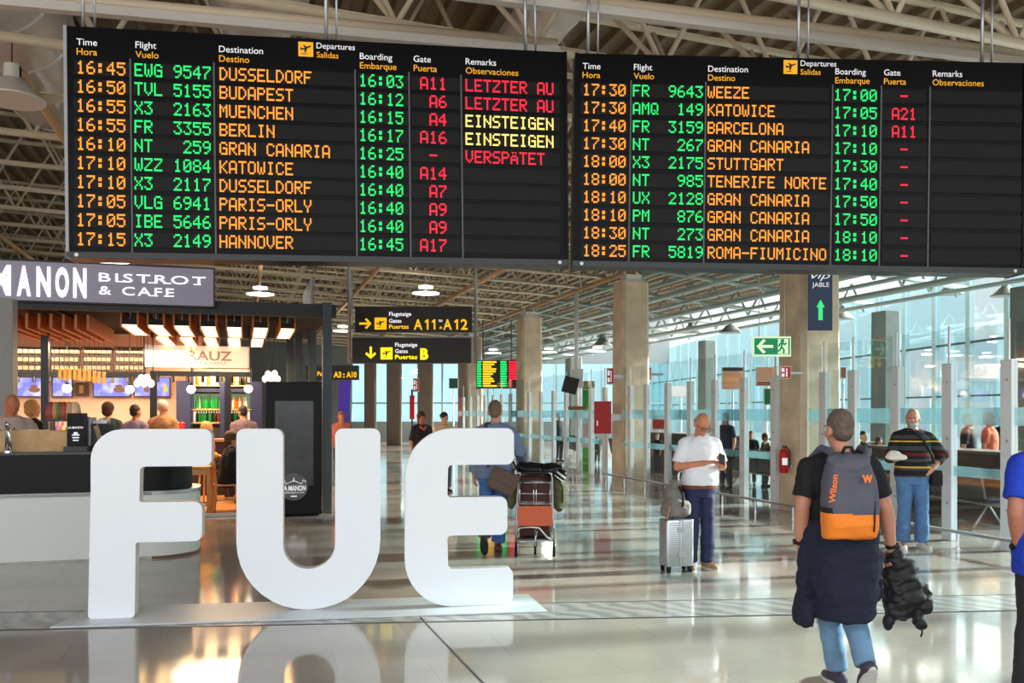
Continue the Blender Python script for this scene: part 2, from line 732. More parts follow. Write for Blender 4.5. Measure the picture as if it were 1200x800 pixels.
# ------------------------------------------------------------------ roof deck: corrugated sheet whose ribs run away from the viewer
DECK = mat('beige roof sheet', (112, 95, 73), 0.6, noise=(.6, .12, 4))
dk = MB()
prof = []
s = -19.0
while s < 17.5:
    z = zb(s) + 1.55
    prof += [(s, z), (s + .16, z), (s + .20, z - .09), (s + .30, z - .09), (s + .34, z)]
    s += .34
vs, fs = [], []
for t in (-1.0, 24., 62.):
    vs += [bld(p[0], t, p[1]) for p in prof]
m = len(prof)
for r in range(2):
    fs += [(r * m + i, r * m + i + 1, (r + 1) * m + i + 1, (r + 1) * m + i) for i in range(m - 1)]
dk.add(vs, fs)
o = struct(dk.build('ceiling', DECK))
sm = o.modifiers.new('thick', 'SOLIDIFY')
sm.thickness = 0.06
sm.offset = 1

# roof trusses, one object each
ts = [7.2 + 1.92 * i for i in range(24)]
for i, t in enumerate(ts):
    rt = thing('roof_truss', 'cream tubular truss spanning crosswise under the corrugated roof', 'truss', bld(-6, t, 0), 0, 'crosswise roof trusses')
    o0 = Vector(rt.location)
    r_ = .05 if t < 16 else .042
    n6 = 8 if t < 16 else 5
    P = lambda s, z: bld(s, t, z) - o0
    S = [-18.0 + 1.5 * k for k in range(0, 19)] + [9.45]
    S = sorted(set(S))
    for nm, dz, off in (('bottom_chord', 0, 0), ('top_chord', 1.4, .75)):
        mb = MB()
        pts = [P(s_, zb(s_) + dz) for s_ in (S[0], S[-1] if nm == 'bottom_chord' else 10.2)]
        mb.tube(pts, r_ * (1.15 if dz == 0 else 1), n6)
        mb.build(nm, TUBE, rt, smooth=True)
    w = MB()
    for k in range(len(S) - 1):
        sa, sb = S[k], S[k + 1]
        mid = (sa + sb) / 2
        w.cyl(P(sa, zb(sa)), P(mid, zb(mid) + 1.4), r_ * .6, n=n6)
        w.cyl(P(mid, zb(mid) + 1.4), P(sb, zb(sb)), r_ * .6, n=n6)
        if t < 17:                                   # near bays also show the slanting struts between two trusses
            tm = t + .96
            w.cyl(P(sb, zb(sb)), bld(mid, tm, zb(mid) + 1.4) - o0, r_ * .66, n=n6)
    w.build('web_strut', TUBE, rt, smooth=True)

# long beams along the building
for k, s in enumerate((9.45, 6.45, 3.45, .45, -2.55, -5.55, -8.55, -11.55)):
    rt = thing('roof_beam', 'tan tubular beam running lengthwise below the roof trusses', 'beam', bld(s, 8, 0), 0, 'lengthwise roof beams')
    o0 = Vector(rt.location)
    MB().tube([bld(s, 12, zb(s) - .06) - o0, bld(s, 52, zb(s) - .06) - o0], .06, 8).build('beam', TUBE_DARK, rt, smooth=True)
# purlins that follow the slope down to the windows
GREY_TUBE = mat('grey green tube paint', (150, 166, 164), 0.5)
for k in range(8):
    s = 10.3 + k * .85
    o = MB().cyl((0, 0, 0), bld(s, 52, zb(s)) - bld(s, 9, zb(s)), .055 if k % 2 else .085, n=8).build('roof_purlin', GREY_TUBE, None, bld(s, 9, zb(s) + .12), smooth=True)
    tag(o, 'grey purlin running lengthwise under the roof slope beside the windows', 'purlin', 'purlins above the windows')
for k in range(12):
    t = 11 + 3.4 * k
    o0 = bld(9.45, t, 0)
    rt = thing('roof_rafter', 'cream rafter falling from the concrete columns towards the windows', 'rafter', o0, 0, 'rafters above the windows')
    w = MB().tube([bld(9.45, t, zb(9.45) + .1) - o0, bld(17, t, zb(17) + .35) - o0], .06, 6)
    w.build('rafter', GREY_TUBE, rt, smooth=True)
    w = MB()
    for q in range(9):
        sa = 9.45 + q * .8
        w.cyl(bld(sa, t, zb(sa) + .1) - o0, bld(sa + .4, t, zb(sa + .4) + .8) - o0, .035, n=5)
        w.cyl(bld(sa + .4, t, zb(sa + .4) + .8) - o0, bld(sa + .8, t, zb(sa + .8) + .1) - o0, .035, n=5)
    w.build('web_strut', GREY_TUBE, rt, smooth=True)

# the two heavy bars the boards hang from
GREY_BOX = mat('grey steel bar', (186, 180, 172), 0.5)
def hanger_beam(pa, pb, za, label, r):
    Ya, Yb = (za - CAMH) * FPX / (HORY - pa[1]), (za - CAMH) * FPX / (HORY - pb[1])
    A, B = at(pa[0], pa[1], Ya), at(pb[0], pb[1], Yb)
    D = (B - A).normalized()
    rt = thing('hanger_beam', label, 'beam', A)
    O = Vector(A)
    up = Vector((0, 0, 1))
    sd = D.cross(up).normalized()
    L = (B - A).length + 1.0
    mb = MB()
    vs = []
    for q in (-1.5, L):
        for (u, w) in ((-.05, -.05), (.05, -.05), (.05, .03), (-.05, .03)):
            vs.append(D * q + sd * u + up * w)
    mb.add(vs, [(0, 1, 5, 4), (1, 2, 6, 5), (2, 3, 7, 6), (3, 0, 4, 7), (3, 2, 1, 0), (4, 5, 6, 7)])
    mb.build('box_bar', GREY_BOX, rt)
    MB().cyl(D * -1.5 + up * .10 + sd * -.07, D * L + up * .10 + sd * -.07, r, n=12).build('round_bar', TUBE, rt, smooth=True)
hanger_beam((640, 4), (1196, 72), 5.45, 'heavy double bar of square and round steel above the later departures board', .065)
hanger_beam((120, 12), (540, 50), 5.35, 'heavy double bar of square and round steel above the earlier departures board', .055)

# ventilation ducts
DUCT = mat('pale duct skin', (206, 198, 194), 0.32, noise=(1.4, .08, 5), bump=(3, .35), metal=0.25)
def duct(s, t0, t1, z, r, label):
    rt = thing('air_duct', label, 'duct', bld(s, t1, z), BETA)
    L = t1 - t0
    mb = MB()
    mb.lathe([(r * .97, 0), (r, .12), (r, L)], 28)
    mb.xf(Matrix.Rotation(pi / 2, 4, 'X'))
    mb.build('duct_shell', DUCT, rt, smooth='auto')
    for k in range(int(L / 1.2) + 1):
        q = MB()
        q.lathe([(r * 1.0, k * 1.2 + .18), (r * 1.03, k * 1.2 + .2), (r * 1.03, k * 1.2 + .25), (r * 1.0, k * 1.2 + .27)], 28)
        q.xf(Matrix.Rotation(pi / 2, 4, 'X'))
        q.build('seam_band', DUCT, rt, smooth='auto')
    return rt
duct(-2.75, 5.5, 15.2, 6.62, .66, 'fat pale air duct among the trusses left of the departures boards')
duct(.15, 5.0, 11.0, 6.58, .58, 'short round air duct ending above the earlier departures board')
duct(3.35, 7.0, 14.5, 6.3, .33, 'slim pale air duct slanting upward behind the gap between the boards')

# ------------------------------------------------------------------ concrete columns
def column(X, Y, w, h, label, m, tap=.92, cap=True):
    rt = thing('concrete_column', label, 'column', (X, Y, 0), BETA)
    mb = MB()
    ch = .1 * w
    def ring(a, z):
        a = a / 2
        return [(a - ch, -a, z), (a, -a + ch, z), (a, a - ch, z), (a - ch, a, z), (-a + ch, a, z), (-a, a - ch, z), (-a, -a + ch, z), (-a + ch, -a, z)]
    v = ring(w, 0) + ring(w * tap, h)
    f = [(i, (i + 1) % 8, 8 + (i + 1) % 8, 8 + i) for i in range(8)] + [tuple(range(7, -1, -1)), tuple(range(8, 16))]
    mb.add(v, f)
    mb.build('shaft', m, rt)
    if cap:
        c = MB().box(-w * .36, w * .36, -w * .36, w * .36, h, h + .05).box(-w * .27, w * .27, -w * .27, w * .27, h + .05, h + .2)
        for q in (-1, 1):
            c.cyl((q * .16, 0, h + .2), (q * .16, 0, h + .36), .03)
        c.build('bearing_cap', WHITE_PAINT, rt, bevel=.01)
    return rt
C1, C2, C3, C4 = (5.17, 15.6), (3.02, 22.8), (.6, 31.2), (-1.75, 39.6)
column(*C1, .82, 4.98, 'broad pale concrete column carrying the blue lounge banner', CONCRETE)
column(*C2, .78, 4.98, 'brown grey concrete column beside the red hose cabinet', CONCRETE)
column(*C3, .8, 4.98, 'concrete column behind the trolley man, beside the small far departures board', CONCRETE)
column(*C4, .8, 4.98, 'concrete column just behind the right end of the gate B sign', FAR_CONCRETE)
TEALC = mat('grey green concrete', (112, 120, 116), .8, noise=(2, .12, 5))
column(10.42, 25.0, .62, 4.5, 'slim dark column before the tall windows, behind the striped-sweater man', TEALC, cap=False)
column(7.95, 36.5, .62, 4.6, 'slim dark column before the windows beyond the man in the white shirt', TEALC, cap=False)
column(10.75, 18.6, .62, 4.3, 'slim dark column cut by the edge of the view behind the blue shirt', TEALC, cap=False)
column(6.3, 47.0, .8, 4.6, 'grey column far off by the windows, left of the hose-cabinet column top', TEALC, cap=False)
column(3.3, 48.0, .8, 4.6, 'grey column far off by the windows, left of the ceiling monitor pole', TEALC, cap=False)

# ------------------------------------------------------------------ glass barrier: one bay = post, rods, pane, two frosted bands
SP = 9.0
tp = [7.75, 8.78, 9.75, 10.75, 11.7, 12.42, 13.82, 14.85, 15.92, 16.95, 18.0, 19.08, 20.0, 21.6, 22.55, 23.5, 24.5, 25.6, 26.8, 28.0, 30.2, 31.3, 32.4, 33.6, 34.8, 36.0, 37.2]
near_n = tp.index(12.42)
for i, t in enumerate(tp):
    nx = tp[i + 1] if i + 1 < len(tp) else t + 1.1
    if i < near_n:
        lab = 'white barrier post and glass pane, %s to the right of the extinguisher column' % ORD[near_n - i - 1 + 1]
    elif i == near_n:
        lab = 'white barrier post and glass pane, first to the right of the extinguisher column'
    elif t < 20.5:
        lab = 'white barrier post and glass pane, %s to the left of the extinguisher column' % ORD[i - near_n - 1]
    elif t < 29:
        k = i - tp.index(21.6)
        lab = 'white barrier post and glass pane, %s to the left of the hose-cabinet column' % ORD[k]
    else:
        k = i - tp.index(30.2)
        lab = 'far barrier post and glass pane, %s beyond the column behind the trolley man' % ORD[k]
    rt = thing('glass_barrier_bay', lab, 'glass barrier', bld(SP, t, 0), BETA, 'bays of the glass barrier')
    L = .5 if t in (20.0, 12.42) else nx - t
    # local x points to the windows, local y runs along the barrier
    box(-.05, .05, -.085, .085, 0, 2.35).build('post', ALU, rt, bevel=.008)
    box(-.012, .012, -.012, .012, 2.35, 2.85).build('rod', ALU, rt)
    q = MB()
    for z in (.5, 1.35, 2.1):
        q.cyl((-.055, -.02, z), (-.048, -.02, z), .018, n=8)
    q.build('clamp_bolt', STEEL, rt)
    box(-.006, .006, .09, L - .09, .12, 2.8).build('pane', PANE, rt)
    box(-.010, -.007, .09, L - .09, 1.54, 1.76).build('frosted_band', FROST, rt)
    box(-.010, -.007, .09, L - .09, .86, .99).build('frosted_band', FROST, rt)
# bright rail along the foot of the barrier
def foot_rail(s, t0, t1, label):
    rt = thing('foot_rail', label, 'rail', bld(s, t0, 0), BETA)
    L = t1 - t0
    box(-.04, .04, 0, L, .19, .225).build('rail', STEEL, rt, bevel=.006)
    k = 0
    n = max(2, int(L / .95))
    for k in range(n):
        y = .2 + k * (L - .4) / (n - 1)
        MB().cyl((0, y, 0), (0, y, .19), .024, n=10).cyl((0, y, 0), (0, y, .012), .05, n=12).build('rail_leg', CHROME, rt, smooth='auto')
foot_rail(8.55, 7.6, 11.95, 'low steel rail at the foot of the glass behind the striped-sweater man')
foot_rail(8.4, 12.2, 20.3, 'low steel rail at the foot of the glass behind the man in the white shirt')
foot_rail(8.3, 21.9, 28.4, 'low steel rail at the foot of the glass behind the luggage trolley')

# ------------------------------------------------------------------ window wall on the right and the far wall
def wx(y):
    return 12.57 - .095 * (y - 22)
yw = 8.0
i = 1
GREYWALL = mat('pale teal wall', (168, 190, 194), .7)
wz = 5.0
rotw = math.atan(.095)
while yw < 62:
    p = Vector((wx(yw), yw, 0))
    rt = bpy.data.objects.new('window_%d' % i, None)
    COL.objects.link(rt)
    struct(rt)
    rt.location = p
    rt.rotation_euler = (0, 0, rotw)
    L = 1.62
    struct(box(-.07, .07, -.09, .09, 0, 5.6).build('window_frame', FIN, rt))
    struct(box(-.04, .04, .09, L - .09, 3.56, 3.62).box(-.04, .04, .09, L - .09, 2.12, 2.17).box(-.04, .04, .09, L - .09, 0, .12).build('window_frame', mat('dark transom', (70, 92, 98), .5), rt))
    pale = i % 7 in (3, 5)
    struct(box(-.006, .006, .09, L - .09, 3.62, 5.6).build('window_pane', WIN_B if i % 7 == 3 else WIN, rt))
    struct(box(-.006, .006, .09, L - .09, .12, 3.56).build('window_pane', WIN_B if i % 7 == 5 else WIN, rt))
    yw += L
    i += 1
struct(box(13.7, 13.9, -6, 8.0, 0, 5.6).build('wall_right', GREYWALL))  # unseen near wall, kept solid so the sun stays off the foreground
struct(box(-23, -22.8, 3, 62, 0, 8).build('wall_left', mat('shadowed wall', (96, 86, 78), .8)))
# far wall: bright openings between broad piers
YF = 53.0
PIER = mat('taupe pier', (120, 106, 92), .8)
piers = [(428, 440), (454, 470), (490, 507), (537, 557)]
fw = MB()
fw.box(-23, 9.4, YF + .5, YF + .7, 4.6, 8)
fw.box(-23, -9.6, YF + .5, YF + .7, 0, 4.6)
fw.box(-9.6, 9.4, YF + .3, YF + .4, 0, 1.15)
struct(fw.build('wall_back', mat('grey far wall', (150, 160, 162), .7)))
for k, (x0, x1) in enumerate(piers):
    c = (x0 + x1) / 2
    w = (x1 - x0) / FPX * YF * .88
    col = MB().box(-w / 2, w / 2, -.4, .4, 0, 5.0)
    o = col.build('far_pier', PIER, None, ((c - 600) / FPX * 47, 47, 0), bevel=.05)
    tag(o, 'taupe pier at the hall end below the gate B sign, %s from the left' % ORD[k], 'pier', 'piers at the hall end')
for k in range(14):
    x0 = -9.6 + k * 1.36
    rt = bpy.data.objects.new('window_%d' % (i + k), None)
    COL.objects.link(rt)
    struct(rt)
    rt.location = (x0, YF + .5, 0)
    struct(box(-.05, .05, -.1, .1, 0, 4.6).box(0, 1.36, -.05, .05, 2.2, 2.3).build('window_frame', FIN, rt))
    struct(box(.05, 1.31, -.01, .01, 0, 4.6).build('window_pane', WIN, rt))

# conical hall lamps
LAMP_GREY = mat('grey lamp spun metal', (120, 128, 126), .5, metal=.3)
def cone_lamp(p, r, label, up=1.0, m=None):
    m = m or LAMP_GREY
    rt = thing('pendant_lamp', label, 'lamp', p)
    MB().lathe([(r, 0), (r * 1.0, .02), (r * .42, r * .62), (r * .3, r * .7), (.02, r * .7)], 24).build('shade', m, rt, smooth='auto')
    q = MB().lathe([(r * .26, r * .7), (r * .26, r * 1.15), (.02, r * 1.2)], 14)
    for k in range(6):
        q.box(-r * .3, r * .3, -.006, .006, r * .75 + k * .0, r * 1.1)
    q.build('heat_sink', m, rt, smooth='auto')
    MB().cyl((0, 0, r * 1.1), (0, 0, r * 1.1 + up), .008, n=6).build('hanger_wire', BLACK, rt)
for (px, py, Y, r, lab) in ((1178, 347, 21, .32, 'conical grey lamp under the roof slope near the edge of the view'),
                            (1113, 345, 23, .32, 'conical grey lamp under the roof slope behind the striped-sweater man'),
                            (987, 374, 27, .36, 'conical grey lamp just right of the lounge banner'),
                            (856, 390, 30, .38, 'conical grey lamp above the green exit sign'),
                            (810, 390, 33, .40, 'conical grey lamp left of the green exit sign'),
                            (706, 405, 37, .42, 'conical grey lamp left of the hose-cabinet column'),
                            (14, 118, 10.4, .36, 'large conical grey lamp below the fat air duct')):
    p = at(px, py, Y)
    cone_lamp(p, r, lab, max(.3, zb(BC * p.x + BS * p.y) - p.z - r * 1.1 + 1.44), mat('pale lamp metal', (206, 200, 188), .5) if px < 100 else None)
DISC = glow('lit lamp disc', (255, 250, 240), 5.0)
for k, (px, py, Y) in enumerate(((499, 344, 24.), (305, 345, 24.), (130, 306, 17.5), (402, 388, 33.), (578, 414, 40.), (643, 413, 39.), (700, 412, 38.), (740, 396, 33.), (466, 443, 50.), (488, 437, 49.))):
    lab = ['flat twin-disc ceiling lamp above the gates A11 sign', 'flat twin-disc ceiling lamp above the bistro canopy', 'flat twin-disc ceiling lamp above the bistro name sign',
           'flat twin-disc ceiling lamp left of the gates A11 sign', 'flat twin-disc ceiling lamp above the far departures board', 'small lit ceiling lamp left of the monitor pole',
           'small lit ceiling lamp between the monitor pole and the hose-cabinet column', 'small lit ceiling lamp right of the hose-cabinet column',
           'small lit ceiling lamp below the gate B sign, further left one', 'small lit ceiling lamp below the gate B sign, further right one'][k]
    rt = thing('ceiling_lamp', lab, 'lamp', at(px, py, Y))
    r = .36
    MB().lathe([(.02, 0), (r, 0), (r, .018), (.02, .03)], 24).build('reflector', DISC, rt, smooth='auto')
    MB().lathe([(.02, .15), (.19, .15), (.19, .20), (.02, .21)], 16).build('lamp_head', DISC, rt, smooth='auto')
    MB().cyl((0, 0, .05), (0, 0, max(.5, zb(BC * rt.location.x + BS * rt.location.y) - rt.location.z)), .012, n=6).build('hanger_rod', STEEL, rt)
    ld = bpy.data.lights.new('ceiling_lamp_light', 'AREA')
    ld.shape = 'DISK'
    ld.size = .6
    ld.energy = 35
    ld.color = (1, .93, .84)
    lo = bpy.data.objects.new('ceiling_lamp_light', ld)
    COL.objects.link(lo)
    lo.location = rt.location + Vector((0, 0, -.03))

# ------------------------------------------------------------------ departures boards
FRAME = mat('board black glass', (7, 7, 8), .3, spec=.1)
def dots_mat():
    m = bpy.data.materials.new('unlit dot matrix')
    m.use_nodes = True
    n, l = m.node_tree.nodes, m.node_tree.links
    b = n['Principled BSDF']
    tc = n.new('ShaderNodeTexCoord')
    br = n.new('ShaderNodeTexBrick')
    br.offset = 0
    br.inputs['Scale'].default_value = 1
    br.inputs['Brick Width'].default_value = .0138
    br.inputs['Row Height'].default_value = .0150
    br.inputs['Mortar Size'].default_value = .003
    br.inputs['Color1'].default_value = lin((46, 43, 41))
    br.inputs['Color2'].default_value = lin((38, 36, 35))
    br.inputs['Mortar'].default_value = lin((12, 12, 12))
    mp = n.new('ShaderNodeMapping')
    mp.inputs['Rotation'].default_value = (pi / 2, 0, 0)
    l.new(tc.outputs['Object'], mp.inputs[0])
    l.new(mp.outputs[0], br.inputs['Vector'])
    l.new(br.outputs['Color'], b.inputs['Base Color'])
    b.inputs['Roughness'].default_value = .4
    b.inputs['Specular IOR Level'].default_value = .12
    return m
DOTS = dots_mat()
ORANGE = glow('amber led', (255, 146, 40), 1.0)
GREEN = glow('green led', (16, 232, 108), .9)
REDLED = glow('red led', (255, 22, 52), 1.05)
CREAM = glow('yellow white led', (255, 226, 110), 1.05)
BORDER = mat('board seam metal', (78, 79, 82), .5)

LEFT_ROWS = [('16:45', 'EWG 9547', 'DUSSELDORF', '16:03', 'A11', 'LETZTER AU'), ('16:50', 'TVL 5155', 'BUDAPEST', '16:12', 'A6', 'LETZTER AU'),
             ('16:55', 'X3  2163', 'MUENCHEN', '16:15', 'A4', 'EINSTEIGEN'), ('16:55', 'FR  3355', 'BERLIN', '16:17', 'A16', 'EINSTEIGEN'),
             ('16:10', 'NT   259', 'GRAN CANARIA', '16:25', '- ', 'VERSPÄTET'), ('17:10', 'WZZ 1084', 'KATOWICE', '16:40', 'A14', ''),
             ('17:10', 'X3  2117', 'DUSSELDORF', '16:40', 'A7', ''), ('17:05', 'VLG 6941', 'PARIS-ORLY', '16:40', 'A9', ''),
             ('17:05', 'IBE 5646', 'PARIS-ORLY', '16:40', 'A9', ''), ('17:15', 'X3  2149', 'HANNOVER', '16:45', 'A17', '')]
RIGHT_ROWS = [('17:30', 'FR  9643', 'WEEZE', '17:00', '- ', ''), ('17:30', 'AMQ  149', 'KATOWICE', '17:05', 'A21', ''), ('17:40', 'FR  3159', 'BARCELONA', '17:10', 'A11', ''),
              ('17:30', 'NT   267', 'GRAN CANARIA', '17:10', '- ', ''), ('18:00', 'X3  2175', 'STUTTGART', '17:30', '- ', ''), ('18:00', 'NT   985', 'TENERIFE NORTE', '17:40', '- ', ''),
              ('18:10', 'UX  2128', 'GRAN CANARIA', '17:50', '- ', ''), ('18:10', 'PM   876', 'GRAN CANARIA', '17:50', '- ', ''), ('18:30', 'NT   273', 'GRAN CANARIA', '18:10', '- ', ''),
              ('18:25', 'FR  5819', 'ROMA-FIUMICINO', '18:10', '- ', '')]
HEADS = [('Time', 'Hora'), ('Flight', 'Vuelo'), ('Destination', 'Destino'), ('Boarding', 'Embarque'), ('Gate', 'Puerta'), ('Remarks', 'Observaciones')]
AMBER_PRINT = mat('amber print', (224, 158, 20), .5, emit=(230, 160, 10), es=.3)
WHITE_PRINT = mat('white print', (215, 215, 220), .5, emit=(225, 225, 230), es=.28)


def board(label, TL, TR, BL, BR, rows, cols, starts, xl, xr, dep_px, head_dy, v0, v1, pitches, chh):
    """TL.. are (px, py, Y); cols/starts are photo columns measured along the first row, turned into places on the board's own plane"""
    A, B = at(*BL), at(*BR)
    ang = atan2(B.y - A.y, B.x - A.x)
    roll = atan2(B.z - A.z, (Vector(B) - Vector(A)).xy.length)
    Lw = (Vector(B) - Vector(A)).length
    Ht = (at(*TL) - at(*BL)).length
    rt = thing('departures_board', label, 'departures board', A, 0)
    rt.rotation_euler = (0, -roll, ang)
    def X(px):                                        # distance along the board at a photo column
        k = (px - 600) / FPX
        c, s_ = cos(ang), sin(ang)
        # A.x + c*u = k*(A.y + s*u)
        return (k * A.y - A.x) / (c - k * s_)
    D = .24
    box(0, Lw, 0, D, 0, Ht).build('housing', FRAME, rt, bevel=.006)
    box(-.004, .022, -.012, D, -.004, Ht).build('edge_trim', mat('pale board edge', (150, 152, 156), .4) if xl < 200 else FRAME, rt)
    box(Lw - .022, Lw + .004, -.012, D, -.004, Ht).build('edge_trim', FRAME, rt)
    MB().box(0, Lw, -.014, 0, .0, .05).build('bottom_rail', BLACK, rt)
    zrow = [Ht * (1 - (v0 + (v1 - v0) * i / 9)) for i in range(10)]
    ph = (zrow[0] - zrow[1]) * .76
    mats = (ORANGE, GREEN, ORANGE, GREEN, REDLED, REDLED)
    for ci, (c0, c1) in enumerate(cols):
        x0, x1 = X(c0), X(c1)
        for ri, row in enumerate(rows):
            z = zrow[ri]
            lean = z * math.tan(roll)
            pitch = X(starts[ci] + pitches[ci]) - X(starts[ci])
            pn = box(x0 + lean, x1 + lean, -.006, 0, z - ph / 2, z + ph / 2).build('display_panel', DOTS, rt)
            tx = row[ci]
            if not tx:
                continue
            m = mats[ci]
            if tx == 'EINSTEIGEN':
                m = CREAM
            xs = X(starts[ci]) + lean
            if ci == 4:
                xs = xs - pitch * len(tx)
            led(tx, pitch, chh, xs, z, -.010).build('lit_characters', m, pn)
        if ci:
            xm = (X(cols[ci - 1][1]) + x0) / 2
            xm += Ht * .45 * math.tan(roll)
            box(xm - .007, xm + .007, -.012, 0, .05, zrow[0] + ph * .75).build('column_divider', BORDER, rt)
        a, b = HEADS[ci]
        hx = X(c0) + .02 + Ht * .9 * math.tan(roll)
        hz = Ht * (1 - head_dy[ci])
        put_text(a, .055, hx, hz, -.004, WHITE_PRINT, rt, 'header_lettering', bold=.004, depth=.002)
        put_text(b, .055, hx, hz - .080, -.004, AMBER_PRINT, rt, 'header_lettering', bold=.004, depth=.002)
    # pictogram of a departing aircraft
    dx = X(dep_px)
    dz = Ht * (1 - head_dy[6])
    box(dx - .062, dx + .062, -.006, 0, dz - .062, dz + .062).build('departure_pictogram', AMBER_PRINT, rt)
    plane_icon(MB(), dx, dz, .105, -.011).build('aircraft_symbol', BLACK, rt)
    put_text('Departures', .050, dx + .09, dz + .012, -.004, WHITE_PRINT, rt, 'header_lettering', bold=.004, depth=.002)
    put_text('Salidas', .050, dx + .09, dz - .066, -.004, AMBER_PRINT, rt, 'header_lettering', bold=.004, depth=.002)
    for q in (.12, Lw * .5, Lw - .35):
        MB().cyl((q, .10, Ht), (q, .10, Ht + 1.0), .016, n=8).build('hanger_rod', STEEL, rt, smooth=True)
        MB().cyl((q + .09, .10, Ht), (q + .09, .10, Ht + 1.0), .010, n=8).build('hanger_rod', STEEL, rt, smooth=True)
    for q in (.08, Lw - .08):
        MB().cyl((q, -.016, .025), (q, -.012, .025), .016, n=10).build('corner_screw', STEEL, rt)
    return rt


board('long black departures board with the earlier flights, left one of the two', (77, 30, 7.35), (667, 62, 8.0), (78, 302, 7.35), (666, 311, 8.0), LEFT_ROWS,
      [(87, 152.5), (156, 250), (254, 415.5), (419, 478.5), (482, 539.5), (543, 656)], (90, 158, 257.5, 421, 525, 545.5), 78, 666, 361,
      (.082, .082, .082, .082, .082, .082, .05), .178, .918, (11.9, 11.5, 11.1, 10.7, 10.8, 10.6), .108)
board('long black departures board with the later flights, right one of the two', (670, 62, 8.02), (1199, 77, 8.1), (671, 312, 8.02), (1199, 321, 8.1), RIGHT_ROWS,
      [(680, 736), (740, 824), (827, 972), (976, 1029), (1033, 1086), (1090, 1197)], (683, 741.5, 829, 977, 1075, 1092), 671, 1199, 923,
      (.075, .075, .075, .075, .075, .075, .045), .172, .925, (10.35, 10.47, 10.05, 10.35, 10.1, 10), .106)

# ------------------------------------------------------------------ the three big letters and their base
ANG = math.atan(.145)
LETTER = mat('white lacquered board', (242, 247, 252), .5)
LETTER_EDGE = mat('cream letter edge', (222, 214, 204), .5)
base0 = at(58, 737, 1785 / 254.)
base1 = at(640, 718.5, 1785 / 235.5)
plinth = MB()
q0, q1 = Vector((-3.63, 7.03, 0)), Vector((.30, 7.60, 0))
dv = (q1 - q0).normalized()
nv = Vector((-dv.y, dv.x, 0))
PL = [q0, q1, q1 + nv * .72 - dv * .05, q0 + nv * .72 + dv * .12]
o = MB().slab([(p.x, p.y) for p in PL], .004, .018).build('letter_base', mat('pale grey base board', (206, 210, 214), .35), None, bevel=.004)
tag(o, 'thin pale grey base board on the floor under the big white letters', 'base board')
FP = [(0, 0, 4), (52, 0, 5), (53, 88, 3), (128, 88, 9), (128, 135, 9), (57, 135, 3), (58, 177, 5), (139, 177, 9), (139, 221, 9), (3, 221, 56), (3, 150, 0)]
UP = [(0, 213, 9), (53, 213, 9), (53, 48, 29), (113, 48, 29), (113, 213, 9), (166, 213, 9), (166, 0, 81), (0, 0, 81)]
EP = [(1, 209, 56), (0, 0, 56), (128, 0, 9), (128, 44, 9), (51, 44, 5), (50, 83, 4), (121, 83, 9), (121, 128, 9), (50, 128, 4), (51, 166, 5), (129, 166, 9), (129, 209, 9)]


def ccw(p):
    a = sum(p[i - 1][0] * p[i][1] - p[i][0] * p[i - 1][1] for i in range(len(p)))
    return p if a > 0 else p[::-1]


for nm, pts, px, py, lab in (('F', FP, 103, 725, 'big white standing letter F on the base board, leftmost of three'),
                             ('U', UP, 277, 716.5, 'big white standing letter U on the base board, between F and E'),
                             ('E', EP, 474, 712, 'big white standing letter E on the base board, nearest the trolley')):
    Y = (CAMH - .018) * FPX / (py - HORY)
    p = at(px, py, Y)
    k = Y / FPX / cos(ANG) * .995
    rt = thing('standing_letter', lab, 'letter', (p.x, p.y, .018), ANG)
    out = ccw(rounded([(x * k, z * k, r * k) for x, z, r in pts], 9))
    T = .115
    b = MB().prism(out, 0.002, T).build('letter_body', LETTER_EDGE, rt, smooth='auto')
    MB().prism(out, 0, .003).build('letter_face', LETTER, rt)

# ------------------------------------------------------------------ hanging signs
SIGN_BLACK = mat('sign dark panel', (30, 26, 20), .45)
ALUM = mat('sign aluminium', (150, 150, 148), .4, metal=.5)


def sign_face(px0, px1, py0, py1, Y):
    a, b = at(px0, py1, Y), at(px1, py0, Y)
    return a, b.x - a.x, b.z - a.z


def gate_sign(px0, px1, py0, py1, Y, label, build, bright):
    a, w, h = sign_face(px0, px1, py0, py1, Y)
    rt = thing('gate_sign', label, 'sign', a)
    box(0, w, 0, .16, 0, h).build('panel', SIGN_BLACK, rt, bevel=.006)
    u = w / (px1 - px0)
    build(rt, u, lambda px: (px - px0) * u, lambda py: (py1 - py) * u)
    return rt, w, h, u


YB = mat('bright sign yellow', (255, 226, 20), .5, emit=(255, 226, 10), es=.75)
YA = mat('dim sign yellow', (250, 190, 16), .5, emit=(250, 188, 10), es=.55)
WB = mat('bright sign white', (240, 238, 250), .5, emit=(240, 238, 250), es=.6)


